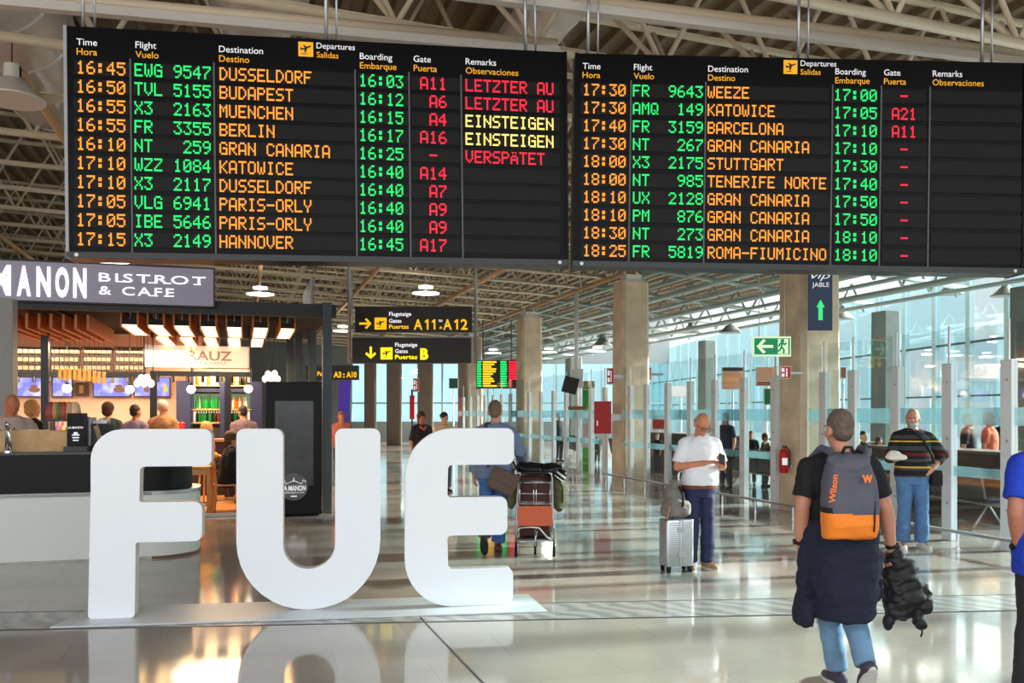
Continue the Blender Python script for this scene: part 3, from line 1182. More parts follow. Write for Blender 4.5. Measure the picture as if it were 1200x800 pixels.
def s1(rt, u, X, Z):
    arrow(X(428), Z(379), 14 * u, 0, -.006, 0).build('direction_arrow', YA, rt)
    box(X(439), X(453), -.006, 0, Z(386), Z(372)).build('departure_pictogram', YA, rt, bevel=.004)
    plane_icon(MB(), X(446), Z(379), 11 * u, -.012).build('aircraft_symbol', SIGN_BLACK, rt)
    put_text('Flugsteige', 4.6 * u, X(456), Z(370), -.003, WB, rt, bold=.01, width=26 * u)
    put_text('Gates', 4.6 * u, X(456), Z(378), -.003, WB, rt, bold=.01, width=14.5 * u)
    put_text('Puertas', 4.9 * u, X(456), Z(385), -.003, YA, rt, bold=.02, width=23 * u)
    def one(px):
        x, z = X(px), Z(386)
        MB().prism([(x + 2.2 * u, z), (x + 4.2 * u, z), (x + 4.2 * u, z + 12 * u), (x + 2.6 * u, z + 12 * u), (x, z + 9.8 * u), (x, z + 7.8 * u), (x + 2.2 * u, z + 9 * u)], -.006, -.002).build('lettering', YA, rt)
    put_text('A', 12 * u, X(485), Z(386), -.003, YA, rt, bold=.02, width=10 * u)
    put_text('A', 12 * u, X(519.5), Z(386), -.003, YA, rt, bold=.02, width=10 * u)
    put_text('2', 12 * u, X(540), Z(386), -.003, YA, rt, bold=.02, width=8 * u)
    for px in (498, 506, 532.5):
        one(px)
    put_text('to', 3.6 * u, X(514), Z(377), -.003, WB, rt, bold=.01, width=4.5 * u)
    put_text('a', 3.6 * u, X(515), Z(385), -.003, YA, rt, bold=.02, width=3.2 * u)


def s2(rt, u, X, Z):
    arrow(X(434.5), Z(413), 14 * u, -pi / 2, -.006, 0).build('direction_arrow', YB, rt)
    box(X(446), X(460), -.006, 0, Z(421), Z(407)).build('departure_pictogram', YB, rt, bevel=.004)
    plane_icon(MB(), X(453), Z(414), 11 * u, -.012).build('aircraft_symbol', SIGN_BLACK, rt)
    put_text('Flugsteige', 4.6 * u, X(463), Z(406), -.003, WB, rt, bold=.01, width=26 * u)
    put_text('Gates', 4.6 * u, X(463), Z(413.5), -.003, WB, rt, bold=.01, width=15 * u)
    put_text('Puertas', 4.9 * u, X(463), Z(420.5), -.003, YB, rt, bold=.02, width=26 * u)
    put_text('B', 12 * u, X(492.5), Z(420.5), -.003, YB, rt, bold=.05, width=9.5 * u)
    box(-.02, (552 - 412.5) * u + .02, -.005, .16, (425 - 395.5) * u, (425 - 394.5) * u).build('top_rail', ALUM, rt)


rt, w, h, u = gate_sign(416, 553, 359, 389, 19, 'black hanging sign with yellow right arrow to gates A11 to A12', s1, 0)
for nm, px in (('l', 408.5), ('r', 557.5)):
    x = (px - 416) * u
    MB().cyl((x, .08, -(425 - 389) * u), (x, .08, 3.6), .04, n=12).build('hanger_pole', ALUM, rt, smooth=True)
    box(min(x, x + (.16 if nm == 'l' else -.10)), max(x, x + (.16 if nm == 'l' else -.10)), .06, .10, .06, .16).build('pole_bracket', ALUM, rt)
rt, w, h, u = gate_sign(412.5, 552, 395.5, 425, 19, 'black hanging sign with yellow down arrow to gate B', s2, 1)
for px in (408.5, 557.5):
    x = (px - 412.5) * u
    box(min(x, x + (.16 if px < 480 else -.1)), max(x, x + (.16 if px < 480 else -.1)), .05, .11, .12, .2).build('pole_bracket', ALUM, rt)


def s3(rt, u, X, Z):
    arrow(X(365), Z(437), 8 * u, pi, -.006, 0).build('direction_arrow', YA, rt)
    put_text('Puertas', 5 * u, X(372), Z(440), -.003, YA, rt, bold=.02, width=17 * u)
    put_text('A3', 6.4 * u, X(391), Z(442), -.003, YA, rt, bold=.03, width=9 * u)
    put_text(':', 6.4 * u, X(402), Z(442), -.003, YA, rt, bold=.03, width=2 * u)
    put_text('A10', 6.4 * u, X(406), Z(442), -.003, YA, rt, bold=.03, width=12 * u)


rt, w, h, u = gate_sign(359, 420, 428, 445, 26, 'small black gate sign reading A3 to A10 behind the bistro columns', s3, 0)
for q in (.2, w - .2):
    MB().cyl((q, .08, h), (q, .08, 4.1), .03, n=8).build('hanger_pole', ALUM, rt)
# green exit sign
a, w, h = sign_face(882.5, 927, 394, 417.5, 14.2)
rt = thing('exit_sign', 'green emergency exit sign with white arrow and running man', 'sign', a, 0)
EXG = mat('exit green', (10, 140, 96), .5, emit=(8, 140, 92), es=.25)
EXW = mat('exit pale', (226, 246, 206), .5, emit=(226, 246, 206), es=.35)
box(0, w, 0, .05, 0, h).build('sign_panel', EXW, rt, bevel=.004)
box(.02, w - .02, -.004, 0, .03, h - .03).build('green_field', EXG, rt)
u = w / 44.5
arrow(14 * u, h / 2, 19 * u, pi, -.010, -.004).build('direction_arrow', EXW, rt)
box(29 * u, 41 * u, -.008, -.004, .04, h - .04).build('doorway_symbol', EXW, rt)
man = MB().ball((34.2 * u, -.012, h * .78), (.03, .006, .03))
for p0, p1 in (((34 * u, h * .7), (33 * u, h * .46)), ((33 * u, h * .46), (36 * u, h * .34)), ((36 * u, h * .34), (35.5 * u, h * .14)), ((33 * u, h * .46), (31 * u, h * .3)), ((31 * u, h * .3), (28.5 * u, h * .26)),
               ((34 * u, h * .68), (37 * u, h * .58)), ((37 * u, h * .58), (38.6 * u, h * .68)), ((34 * u, h * .68), (31 * u, h * .62)), ((31 * u, h * .62), (30 * u, h * .5))):
    man.cyl((p0[0], -.012, p0[1]), (p1[0], -.012, p1[1]), .014, n=6)
man.build('running_man_symbol', EXG, rt)
for q in (.1, w - .1):
    MB().cyl((q, .025, h), (q, .025, h + 4.1), .006, n=6).build('hanger_wire', STEEL, rt)
# lounge banner
a, w, h = sign_face(947.5, 975.5, 312, 387, 14.75)
NAVY = mat('banner navy', (34, 58, 96), .45, noise=(2, .15))
rt = thing('lounge_banner', 'dark blue hanging banner with vip lettering and green up arrow', 'banner', a)
box(0, w, 0, .03, 0, h).build('banner_sheet', NAVY, rt)
u = w / 28
put_text('vip', 8 * u, w * .5, 60.5 * u, -.003, SIGN_WHITE, rt, align='c', width=22 * u, shear=.35, bold=-.005)
put_text('JABLE', 5.2 * u, w * .5, 51 * u, -.003, SIGN_WHITE, rt, align='c', width=20 * u)
GA = mat('banner green', (60, 214, 130), .5, emit=(40, 214, 120), es=.5)
MB().prism([(11.5 * u, 12 * u), (16.5 * u, 12 * u), (16.5 * u, 27 * u), (19 * u, 27 * u), (14 * u, 36 * u), (9 * u, 27 * u), (11.5 * u, 27 * u)], -.006, 0).build('up_arrow', GA, rt)
for q in (.03, w - .03):
    MB().cyl((q, .015, h), (q, .015, h + 2.6), .006, n=6).build('hanger_wire', STEEL, rt)
# fire-point signs
def fire_sign(px0, px1, py0, py1, Y, label):
    a, w, h = sign_face(px0, px1, py0, py1, Y)
    rt = thing('fire_point_sign', label, 'sign', a)
    box(0, w, 0, .02, 0, h).build('sign_panel', mat('pale sign rim', (236, 228, 214), .5), rt)
    box(w * .06, w * .94, -.004, 0, h * .06, h * .94).build('red_field', RED, rt)
    q = MB().box(w * .14, w * .4, -.008, -.004, h * .15, h * .42).box(w * .14, w * .4, -.008, -.004, h * .55, h * .85)
    q.box(w * .55, w * .66, -.008, -.004, h * .15, h * .62).ball((w * .605, -.006, h * .74), (w * .07, .003, h * .1))
    q.build('symbol', SIGN_WHITE, rt)
    MB().box(w * .4, w * .6, .02, .3, h * .4, h * .6).box(w * .4, w * .4 + .42, .26, .3, h * .4, h * .6).build('wall_bracket', STEEL, rt)
fire_sign(914, 927, 429, 443.5, 14.9, 'small red and white fire sign beside the banner column')
fire_sign(711, 719.5, 431, 450.5, 22.0, 'small red fire sign on the left edge of the hose-cabinet column')
fire_sign(757.5, 763, 430, 446, 22.75, 'small red fire sign on the right edge of the hose-cabinet column')
fire_sign(484, 491, 443, 459, 46.5, 'tiny red fire sign on a far pier left of the women')
# small far departures board
a, w, h = sign_face(558, 607, 422, 455, 33.5)
rt = thing('information_screen', 'small distant departures screen of coloured rows left of the concrete column', 'screen', a)
box(0, w, 0, .15, 0, h).build('screen_case', BLACK, rt)
for m, xs in ((GREEN, (.02, .13)), (glow('yellow led', (255, 190, 30), 1.1), (.16, .50)), (GREEN, (.58, .74)), (REDLED, (.78, .97))):
    q = MB()
    for r in range(11):
        z = h * (.94 - .085 * r)
        xr = xs[1] - (.16 * random.random() if xs[1] == .5 else .02 * random.random())
        if xs[0] == .78 and r > 7:
            xr = xs[0] + .08
        q.box(w * xs[0], w * xr, -.008, 0, z - h * .03, z + h * .028)
    q.build('lit_rows', m, rt)
for q in (.25, w - .25):
    MB().cyl((q, .07, h), (q, .07, h + 1.5), .02, n=6).build('hanger_pole', BLACK, rt)

# extinguisher on the broad column, hose cabinet by the second
p = at(918.5, 554, 15.42)
rt = thing('fire_extinguisher', 'red fire extinguisher hung low on the broad pale column', 'fire extinguisher', p)
r = .075
MB().lathe([(r * .9, 0), (r, .02), (r, .34), (r * .85, .39), (r * .4, .42), (.02, .42)], 18).build('cylinder', RED, rt, smooth='auto')
box(-.03, .05, -.02, .02, .43, .47).build('valve_handle', BLACK, rt)
MB().tube([(.03, -.03, .45), (.085, -.05, .38), (.09, -.05, .15), (.08, -.06, .1)], .011, 8).build('hose', RUBBER, rt, smooth=True)
box(-.05, .04, -.078, -.07, .14, .26).build('label', SIGN_WHITE, rt)
box(0, .16, -.02, .02, .1, .14).build('wall_bracket', STEEL, rt)
a, w, h = sign_face(697, 716.5, 470, 508, 22.3)
rt = thing('hose_cabinet', 'red fire hose cabinet on the side of the second concrete column', 'cabinet', a)
box(0, w, 0, .25, 0, h).build('cabinet_box', RED, rt, bevel=.01)
box(.025, w - .025, -.012, 0, .025, h - .025).build('cabinet_door', RED, rt, bevel=.004)
box(.05, .075, -.03, -.012, h * .25, h * .4).build('latch', SIGN_WHITE, rt)
box(w, w + .32, .1, .18, h * .4, h * .6).build('wall_bracket', STEEL, rt)
a, w, h = sign_face(480, 485.5, 463, 491, 43)
rt = thing('hose_cabinet', 'slender red cabinet on a far pier beside the woman in black', 'cabinet', a)
box(0, w, 0, .2, 0, h).build('cabinet_box', RED, rt, bevel=.01)
box(w * .3, w * .7, 0, .1, h, h + .28).build('alarm_head', BLACK, rt)
box(w * .35, w * .65, .05, .12, -a.z, 0).build('stand_post', BLACK, rt)
# monitor pole
p = at(675.5, 475, 24.5)
rt = thing('monitor_pole', 'pale pole down from the roof with a tilted dark monitor', 'monitor pole', p)
MB().cyl((0, 0, .0), (0, 0, 3.1), .055, n=12).build('pole', ALU, rt, smooth=True)
box(-.16, .18, -.1, .1, .5, 1.0).build('junction_box', ALU, rt, bevel=.01)
b = MB().box(-.2, .2, -.03, .03, -.22, .22)
b.xf(Matrix.Translation((-.18, -.2, .55)) @ Matrix.Rotation(.25, 4, 'Y') @ Matrix.Rotation(.2, 4, 'X'))
b.build('monitor', BLACK, rt)
box(-.22, .24, -.08, .08, -.12, -.02).build('lower_bracket', mat('wood brown', (150, 104, 72), .6), rt)

# boards and posters among the glass behind
def poster(px0, px1, py0, py1, Y, label, cols, cat='poster', name='poster_panel'):
    a, w, h = sign_face(px0, px1, py0, py1, Y)
    rt = thing(name, label, cat, a)
    box(0, w, 0, .06, 0, h).build('panel', ALU, rt)
    z1 = h
    for c, fr in cols:
        z0 = z1 - h * fr
        box(.02, w - .02, -.006, 0, z0 + .01, z1 - .01).build('printed_field', mat('print %d %d %d' % c, c, .6), rt)
        z1 = z0
    if Y > 20:
        MB().cyl((w / 2, .03, -a.z), (w / 2, .03, 0), .03, n=6).build('stand_post', ALU, rt)
    return rt
poster(682, 697, 446, 560, 26.5, 'tall display stand with green and pink fields left of the hose cabinet', [((150, 140, 70), .09), ((50, 140, 50), .24), ((190, 205, 205), .1), ((205, 170, 165), .25), ((90, 180, 60), .32)], 'display stand', 'display_stand')
poster(764, 782, 486, 503, 31, 'dark red box panel behind the glass left of the man in the white shirt', [((150, 24, 30), 1.0)], 'panel')
poster(787, 810, 452, 465, 34, 'white lit panel behind the glass above the white-shirt man', [((250, 250, 250), .95)], 'panel')
poster(846, 872, 430, 456, 27, 'orange and brown menu board behind the glass under the exit sign', [((70, 50, 40), .2), ((226, 160, 120), .8)], 'menu board', 'menu_board')
poster(886, 911, 430, 452, 26, 'peach menu board behind the glass left of the fire sign', [((226, 168, 134), .75), ((160, 90, 70), .25)], 'menu board', 'menu_board')
poster(895, 919, 455, 474, 24, 'green panel behind the glass left of the banner column', [((16, 110, 62), 1.0)], 'panel')
poster(526, 537, 443, 455, 42, 'dark green first aid sign on a far pier above the woman in cream', [((24, 74, 60), 1.0)], 'sign', 'first_aid_sign')
poster(985, 992, 430, 443, 24, 'small brown panel by the windows right of the banner column', [((150, 96, 80), 1.0)], 'panel')
rt = thing('flag_banner', 'purple vertical banner with pale lettering beside the bistro column', 'banner', at(403, 497, 25))
u = 25 / FPX
MB().prism([(-8 * u, 0), (5 * u, 0), (8 * u, 51 * u), (-5 * u, 51 * u)], 0, .05).build('banner_sheet', mat('banner purple', (58, 36, 150), .5, emit=(58, 36, 150), es=.25), rt)
MB().cyl((0, .03, -1.4), (0, .03, 0), .04, n=8).build('banner_post', ALU, rt)

# ------------------------------------------------------------------ bistro
def bface(px0, px1, py0, py1, t):
    s0, _ = hit(px0, 400, t)
    s1, _ = hit(px1, 400, t)
    m = (px0 + px1) / 2
    _, zl = hit(m, py1, t)
    _, zh = hit(m, py0, t)
    return bld(s0, t, zl), s1 - s0, zh - zl


WOOD = mat('warm slat wood', (186, 112, 56), .5, noise=(9, .22, 6))
OAK = mat('light oak', (206, 164, 112), .5, noise=(6, .14, 8))
CHAIRW = mat('chair beech', (212, 158, 96), .45, noise=(8, .1, 5))
CANOPY = mat('anthracite canopy', (44, 48, 50), .55)
COLM = mat('grey steel column', (74, 82, 86), .4, metal=.4)
WARM = glow('warm lit diffuser', (255, 206, 140), 3.6)
GLOBE = glow('lit globe', (255, 236, 206), 3.2)
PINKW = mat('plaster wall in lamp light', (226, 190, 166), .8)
NAVYP = mat('navy panel', (34, 40, 74), .5)

T0 = 15.46
# floor, back wall
sL, sR = -13.5, hit(390, 600, T0)[0]
fl = MB().slab([tuple(bld(sL, T0))[:2], tuple(bld(sR, T0))[:2], tuple(bld(sR, 21.8))[:2], tuple(bld(sL, 21.8))[:2]], .002, .03)
WFL = mat('bistro wood floor', (214, 146, 84), .3, noise=(5, .15, 6))
struct(fl.build('floor_bistro', WFL))
struct(MB().slab([tuple(bld(-1.6, T0 - .08))[:2], tuple(bld(sR, T0 - .08))[:2], tuple(bld(sR, T0))[:2], tuple(bld(-1.6, T0))[:2]], .002, .05).build('trim_4', ALU))
bw = MB()
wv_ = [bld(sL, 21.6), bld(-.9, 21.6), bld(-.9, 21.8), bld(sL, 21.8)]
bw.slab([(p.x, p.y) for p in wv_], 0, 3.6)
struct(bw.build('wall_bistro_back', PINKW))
# canopy
p, w, h = bface(0, 384, 357, 385, T0)
rt = thing('canopy', 'wide dark canopy roof over the bistro', 'canopy', bld(sL, T0, 0), BETA)
W = sR - sL + .05
ZC0, ZC1 = 3.30, 3.52
box(0, W, -.08, .06, ZC0, ZC1).build('fascia', CANOPY, rt, bevel=.005)
box(0, W, .06, 6.3, 3.44, 3.50).build('canopy_ceiling', mat('soot black', (7, 7, 8), .9), rt)
q = MB()
for k in range(12):
    q.box(.5 + k * 1.0, .56 + k * 1.0, .08, 6.2, 3.38, 3.44)
q.build('ceiling_joist', BLACK_MATT, rt)
def bcol(px, t, wd, label, z1=3.44):
    s, _ = hit(px, 500, t)
    o = box(-wd / 2, wd / 2, -wd / 2, wd / 2, 0, z1).build('steel_column', COLM, None, bld(s, t, .03 if t > T0 else 0), BETA, bevel=.006)
    tag(o, label, 'column')
bcol(383, T0 - .06, .15, 'grey steel column carrying the right front corner of the bistro canopy', 3.55)
bcol(366, 19.5, .16, 'dark steel column of the bistro behind the black totem, second from the canopy corner')
bcol(350, 20.4, .16, 'dark steel column of the bistro behind the black totem, third from the canopy corner')
bcol(340, 21.2, .16, 'dark steel column of the bistro behind the black totem, fourth from the canopy corner')
bcol(4, 14.2, .30, 'pale grey column at the left edge of the view by the bistro', 3.3)
bpy.data.objects['steel_column.004'].data.materials[0] = mat('pale grey column', (150, 148, 144), .6)
# name sign on the canopy
p, w, h = bface(-70, 250.5, 310, 355, T0 - .05)
rt = thing('bistro_sign', 'long grey lit sign with white MANON BISTROT & CAFE lettering', 'sign', p, BETA)
SIGNG = mat('grey lit sign face', (110, 106, 118), .4, emit=(132, 124, 140), es=.32)
box(0, w, -.14, .1, 0, h).build('sign_box', SIGNG, rt, bevel=.006)
MB().box(-.01, w + .01, -.15, .1, h - .002, h + .02).box(-.01, w + .01, -.15, .1, -.02, 0).box(w, w + .02, -.15, .1, -.02, h + .02).build('sign_frame', CANOPY, rt)
SW = mat('lit white lettering', (245, 245, 250), .5, emit=(245, 245, 252), es=.9)
def sx(px):
    return hit(px, 400, T0 - .19)[0] - hit(-70, 400, T0 - .05)[0]
pieces = (('M', -10, 13), ('A', 20, 36.5), ('N', 43, 59.5), ('O', 65, 81), ('N', 86, 101.5))
for ch, a, b in pieces:
    put_text(ch, h * .70, sx(a), h * .15, -.145, SW, rt, 'lettering', bold=.045, width=sx(b) - sx(a), depth=.01)
put_text('LA', h * .70, sx(-52), h * .15, -.145, SW, rt, 'lettering', bold=.045, width=sx(-18) - sx(-52), depth=.01)
def slab_text(body, hgt, x0, x1, z):
    """wide lettering with slab serifs"""
    t = text_mesh(body, hgt, width=x1 - x0, bold=.004, spacing=1.22, depth=.008)
    vs = t.v
    q = MB()
    q.add(t.v, t.f)
    q.xf(Matrix.Translation((x0, -.145, z)))
    cw = (x1 - x0) / len(body)
    for i, ch in enumerate(body):
        if ch in 'ITRFE':
            cx = x0 + (i + .47) * cw
            q.box(cx - cw * .30, cx + cw * .22, -.153, -.147, z, z + hgt * .09)
    return q.build('lettering', SW, rt)
slab_text('BISTROT', h * .22, sx(116), sx(241), h * .56)
slab_text('& CAFE', h * .22, sx(116), sx(204), h * .22)

# light troughs: two rows
def trough(px, t, L, label, wpx, grp, z0):
    s, _ = hit(px, 375, t)
    rt = thing('light_trough', label, 'lamp', bld(s, t, z0), BETA, grp)
    w = .275
    H_ = .235
    for x in (-w / 2, w / 2 - .026):
        box(x, x + .026, 0, L, 0, H_).build('wood_side', WOOD, rt)
    box(-w / 2 + .026, w / 2 - .026, .03, L - .03, .02, .035).build('diffuser', WARM, rt)
    box(-w / 2 + .026, w / 2 - .026, .012, L - .012, .036, .13).build('lamp_body', BLACK_MATT, rt)
    for y in (.12, L - .12):
        MB().cyl((0, y, .13), (0, y, 3.38 - z0), .008, n=6).build('hanger_rod', STEEL, rt)
for k, px in enumerate((151.5, 182.5, 213, 244, 274.5, 305.5, 337)):
    trough(px, T0 + .35, 2.0, 'wood sided light trough in the front row under the bistro canopy, %s from the left' % ORD[k], 20, 'front row of light troughs', 3.10)
for k, px in enumerate((190, 218, 246, 274, 302)):
    trough(px, T0 + 3.0, 2.1, 'wood sided light trough in the rear row under the bistro canopy, %s from the left' % ORD[k], 16, 'rear row of light troughs', 3.12)
for k, px in enumerate((0, 15, 29.5, 44, 58, 72.5, 87, 101.5)):
    s, _ = hit(px, 380, T0 + .4)
    o = box(0, .04, 0, 2.9, 0, .24).build('wood_slat', WOOD, None, bld(s, T0 + .4, 3.04), BETA)
    tag(o, 'hanging wooden slat under the left of the bistro canopy, %s from the left edge' % ORD[k], 'slat', 'hanging wooden slats')

# wire racks with light slats high under the canopy
for k, (x0, x1) in enumerate(((12, 55), (58, 92), (96, 130), (134, 168))):
    p, w, h = bface(x0, x1, 407, 436, 20.2)
    rt = thing('hanging_rack', 'black wire rack with pale wooden bars hanging high in the bistro, %s from the left' % ORD[k], 'rack', p, BETA, 'hanging wire racks')
    q = MB()
    for z in (0, h * .33, h * .66, h):
        q.box(0, w, -.01, .01, z - .01, z + .01).box(0, w, .39, .41, z - .01, z + .01)
    for i in range(7):
        x = w * i / 6
        q.box(x - .008, x + .008, -.01, .01, 0, h).box(x - .008, x + .008, .39, .41, 0, h)
    q.build('wire_frame', BLACK, rt)
    q = MB()
    for z in (h * .12, h * .45, h * .78):
        q.box(.03, w - .03, .05, .35, z, z + .08)
    q.build('pale_bar', mat('pale lit timber', (176, 146, 116), .5), rt)
# dark steel frame with spot lamps
def bframe(px0, px1, py, t, label):
    p, w, h = bface(px0, px1, py - 1, py + 1, t)
    rt = thing('lighting_bar', label, 'light bar', p, BETA)
    box(0, w, -.05, .05, 0, .10).build('bar', BLACK, rt)
    n = int(w / .28)
    for k in range(n):
        x = .14 + k * .28
        MB().cyl((x, -.04, -.11), (x, -.01, 0), .035, .03, n=8).build('spot_head', BLACK, rt)
    for x in (.05, w - .05):
        MB().cyl((x, 0, .1), (x, 0, 3.35 - p.z), .012, n=6).build('hanger_rod', BLACK, rt)
bframe(12, 172, 440, 19.4, 'black bar of small spot lamps above the menu screens')
bframe(176, 296, 440, 19.0, 'black bar of small spot lamps above the bottle bar')
for px, t, lab in ((53, 17.4, 'thin black post in front of the menu screens, left of the gold lamp cluster'), (180, 18.0, 'thin black post under the tapas sign, left of the bottle shelves'),
                   (267, 18.2, 'thin black post crossing the bottle shelves')):
    s, _ = hit(px, 450, t)
    o = box(-.06, .06, -.06, .06, .03, 3.3 if px == 53 else 2.45).build('steel_post', BLACK, None, bld(s, t, 0), BETA)
    tag(o, lab, 'post')

# menu screens
def screen_mat(i, base, food):
    m = bpy.data.materials.new('menu screen picture %d' % i)
    m.use_nodes = True
    n, l = m.node_tree.nodes, m.node_tree.links
    b = n['Principled BSDF']
    tc = n.new('ShaderNodeTexCoord')
    nz = n.new('ShaderNodeTexNoise')
    nz.inputs['Scale'].default_value = 3.0
    mp = n.new('ShaderNodeMapping')
    mp.inputs['Location'].default_value = (i * 3.7, 0, i * 1.3)
    l.new(tc.outputs['Object'], mp.inputs[0])
    l.new(mp.outputs[0], nz.inputs['Vector'])
    rp = n.new('ShaderNodeValToRGB')
    rp.color_ramp.elements[0].position = .48
    rp.color_ramp.elements[0].color = lin(base)
    rp.color_ramp.elements[1].position = .64
    rp.color_ramp.elements[1].color = lin((206, 206, 236))
    l.new(nz.outputs['Fac'], rp.inputs[0])
    l.new(rp.outputs[0], b.inputs['Emission Color'])
    b.inputs['Emission Strength'].default_value = .85
    b.inputs['Base Color'].default_value = (0.01, 0.01, 0.01, 1)
    return m
for k, (x0, x1, lab) in enumerate(((13, 51, 'blue menu screen showing a burger, leftmost on the bistro wall'), (62, 84, 'blue menu screen behind the gold lamp cluster'),
                                   (110, 152, 'wide blue menu screen showing a sandwich, right of the gold lamp cluster'), (158, 177, 'blue menu screen behind the white lamp cluster'),
                                   (182, 198.5, 'narrow menu screen with yellow food, rightmost on the bistro wall'))):
    p, w, h = bface(x0, x1, 442.5, 464, 21.5)
    rt = thing('menu_screen', lab, 'screen', p, BETA)
    box(-.02, w + .02, 0, .06, -.02, h + .02).build('screen_case', BLACK, rt)
    box(0, w, -.006, 0, 0, h).build('display', screen_mat(k, (128, 128, 226), None), rt)
    fd = MB().ball((w * .72, -.004, h * .35), (w * .2, .006, h * .16)).ball((w * .70, -.004, h * .55), (w * .12, .006, h * .08))
    fd.build('food_picture', glow('food brown %d' % (k % 2), ((150, 96, 70), (206, 170, 60))[k == 4 or k == 0 and 0], .8) if k != 4 else glow('food yellow', (230, 190, 60), .9), rt)
o_ = thing('wall_poster', 'dark poster with gold figures behind the gold lamp cluster', 'poster', bface(88, 104, 448, 464, 21.5)[0], BETA)
w_, h_ = bface(88, 104, 448, 464, 21.5)[1:]
box(0, w_, 0, .04, 0, h_).build('poster_sheet', mat('dark poster', (70, 46, 40), .5), o_)
box(w_ * .3, w_ * .6, -.004, 0, h_ * .2, h_ * .8).build('printed_field', mat('gold print', (170, 130, 60), .5), o_)

# white tapas sign
p, w, h = bface(170, 292, 405, 430.5, 19.8)
rt = thing('tapas_sign', 'white lit sign with ZARAUZ CERVECERIA & TAPAS lettering', 'sign', p, BETA)
box(0, w, 0, .14, 0, h).build('sign_box', mat('white lit sign', (216, 200, 192), .5, emit=(255, 230, 218), es=.22), rt, bevel=.006)
ZT = mat('grey rose lettering', (150, 122, 118), .6)
put_text('ZARAUZ', h * .42, w * .17, h * .34, -.004, ZT, rt, width=w * .66, bold=.02, depth=.004)
put_text('· CERVECERIA & TAPAS ·', h * .13, w * .2, h * .14, -.004, ZT, rt, width=w * .6, depth=.004)

# navy piers, bottle shelves
for px0, px1, lab in ((206.5, 223, 'navy blue pier left of the bottle shelves'), (295.5, 307, 'navy blue pier right of the bottle shelves'), (257.5, 264, 'slim navy pier between the two bays of bottle shelves')):
    p, w, h = bface(px0, px1, 428, 512, 20.6)
    o = box(0, w, 0, .3, 0, 2.35).build('navy_pier', NAVYP, None, (p.x, p.y, .03), BETA)
    tag(o, lab, 'pier')
p, w, h = bface(223.5, 295, 432, 512, 20.75)
rt = thing('bottle_shelves', 'backlit bar shelving under the white tapas sign', 'shelves', (p.x, p.y, .03), BETA)
def bz(py, t=20.75):
    return hit(259, py, t)[1] - .03
LITP = glow('backlit shelf panel', (255, 226, 186), .85)
box(0, w, .42, .46, 0, bz(431)).build('back_panel', mat('shelf back', (150, 120, 96), .6), rt)
box(0, w, .40, .42, bz(450.5), bz(433)).build('lit_panel', LITP, rt)
box(0, w, .40, .42, bz(479), bz(461)).build('lit_panel', glow('dim backlit panel', (150, 190, 150), .35), rt)
box(0, w, .40, .42, bz(494), bz(482)).build('lit_panel', LITP, rt)
shelf_z = [bz(451), bz(479), bz(494.5)]
for z in shelf_z:
    box(0, w, 0, .4, z - .03, z).build('shelf', mat('shelf oak', (196, 146, 100), .5), rt)
box(0, w, .02, .4, bz(459), bz(455)).build('shelf', NAVYP, rt)
for x in (0, w - .04):
    box(x, x + .04, 0, .42, 0, bz(431)).build('side_panel', NAVYP, rt)
box(0, w, 0, .42, 0, bz(501)).build('base_cupboard', mat('bar front dark', (40, 32, 30), .5), rt)
BG = [mat('green bottle glass', (20, 140, 60), .15, emit=(10, 150, 50), es=.12), mat('amber bottle glass', (190, 96, 24), .15, emit=(190, 90, 20), es=.12), mat('dark bottle glass', (44, 40, 24), .15),
      mat('pale bottle glass', (210, 220, 200), .15, emit=(210, 220, 200), es=.08)]
BNAME = ['green', 'amber', 'dark', 'pale']
protos = {}
def bottle(kind, pos, lab, grp, hb=.3):
    if kind not in protos:
        rt = thing('bottle', lab, 'bottle', pos, 0, grp)
        MB().lathe([(.034, 0), (.037, .01), (.037, .17), (.014, .22), (.013, .29), (.002, .29)], 10).build('bottle_body', BG[kind], rt, smooth='auto')
        MB().lathe([(.015, .275), (.015, .305), (.002, .305)], 8).build('cap', mat('gold foil cap', (190, 160, 80), .4), rt)
        protos[kind] = (rt, list(kids(rt)))
        return
    r0, ch = protos[kind]
    r = r0.copy()
    COL.objects.link(r)
    r.location = pos
    r['label'] = lab
    r['group'] = grp
    for c in ch:
        d_ = c.copy()
        COL.objects.link(d_)
        d_.parent = r
S0 = hit(223.5, 400, 20.75)[0]
for row, (z, nm) in enumerate(zip(shelf_z, ('top', 'middle', 'bottom'))):
    n = (18, 24, 20)[row]
    for k in range(n):
        x = .1 + (w - .2) * (k + .5) / n
        if row == 0:
            kind = random.choice((1, 3, 2))
        elif row == 1:
            kind = 0 if (k / n < .5 and random.random() < .7) else random.choice((1, 1, 3)) if k / n > .55 else 3
        else:
            kind = random.choice((2, 1, 2, 0))
        bottle(kind, bld(S0 + x, 20.75 + .2 + random.uniform(-.06, .06), z + .03), '%s glass bottle on the %s shelf of the bottle bar' % (BNAME[kind], nm), 'bottles on the bar shelves')
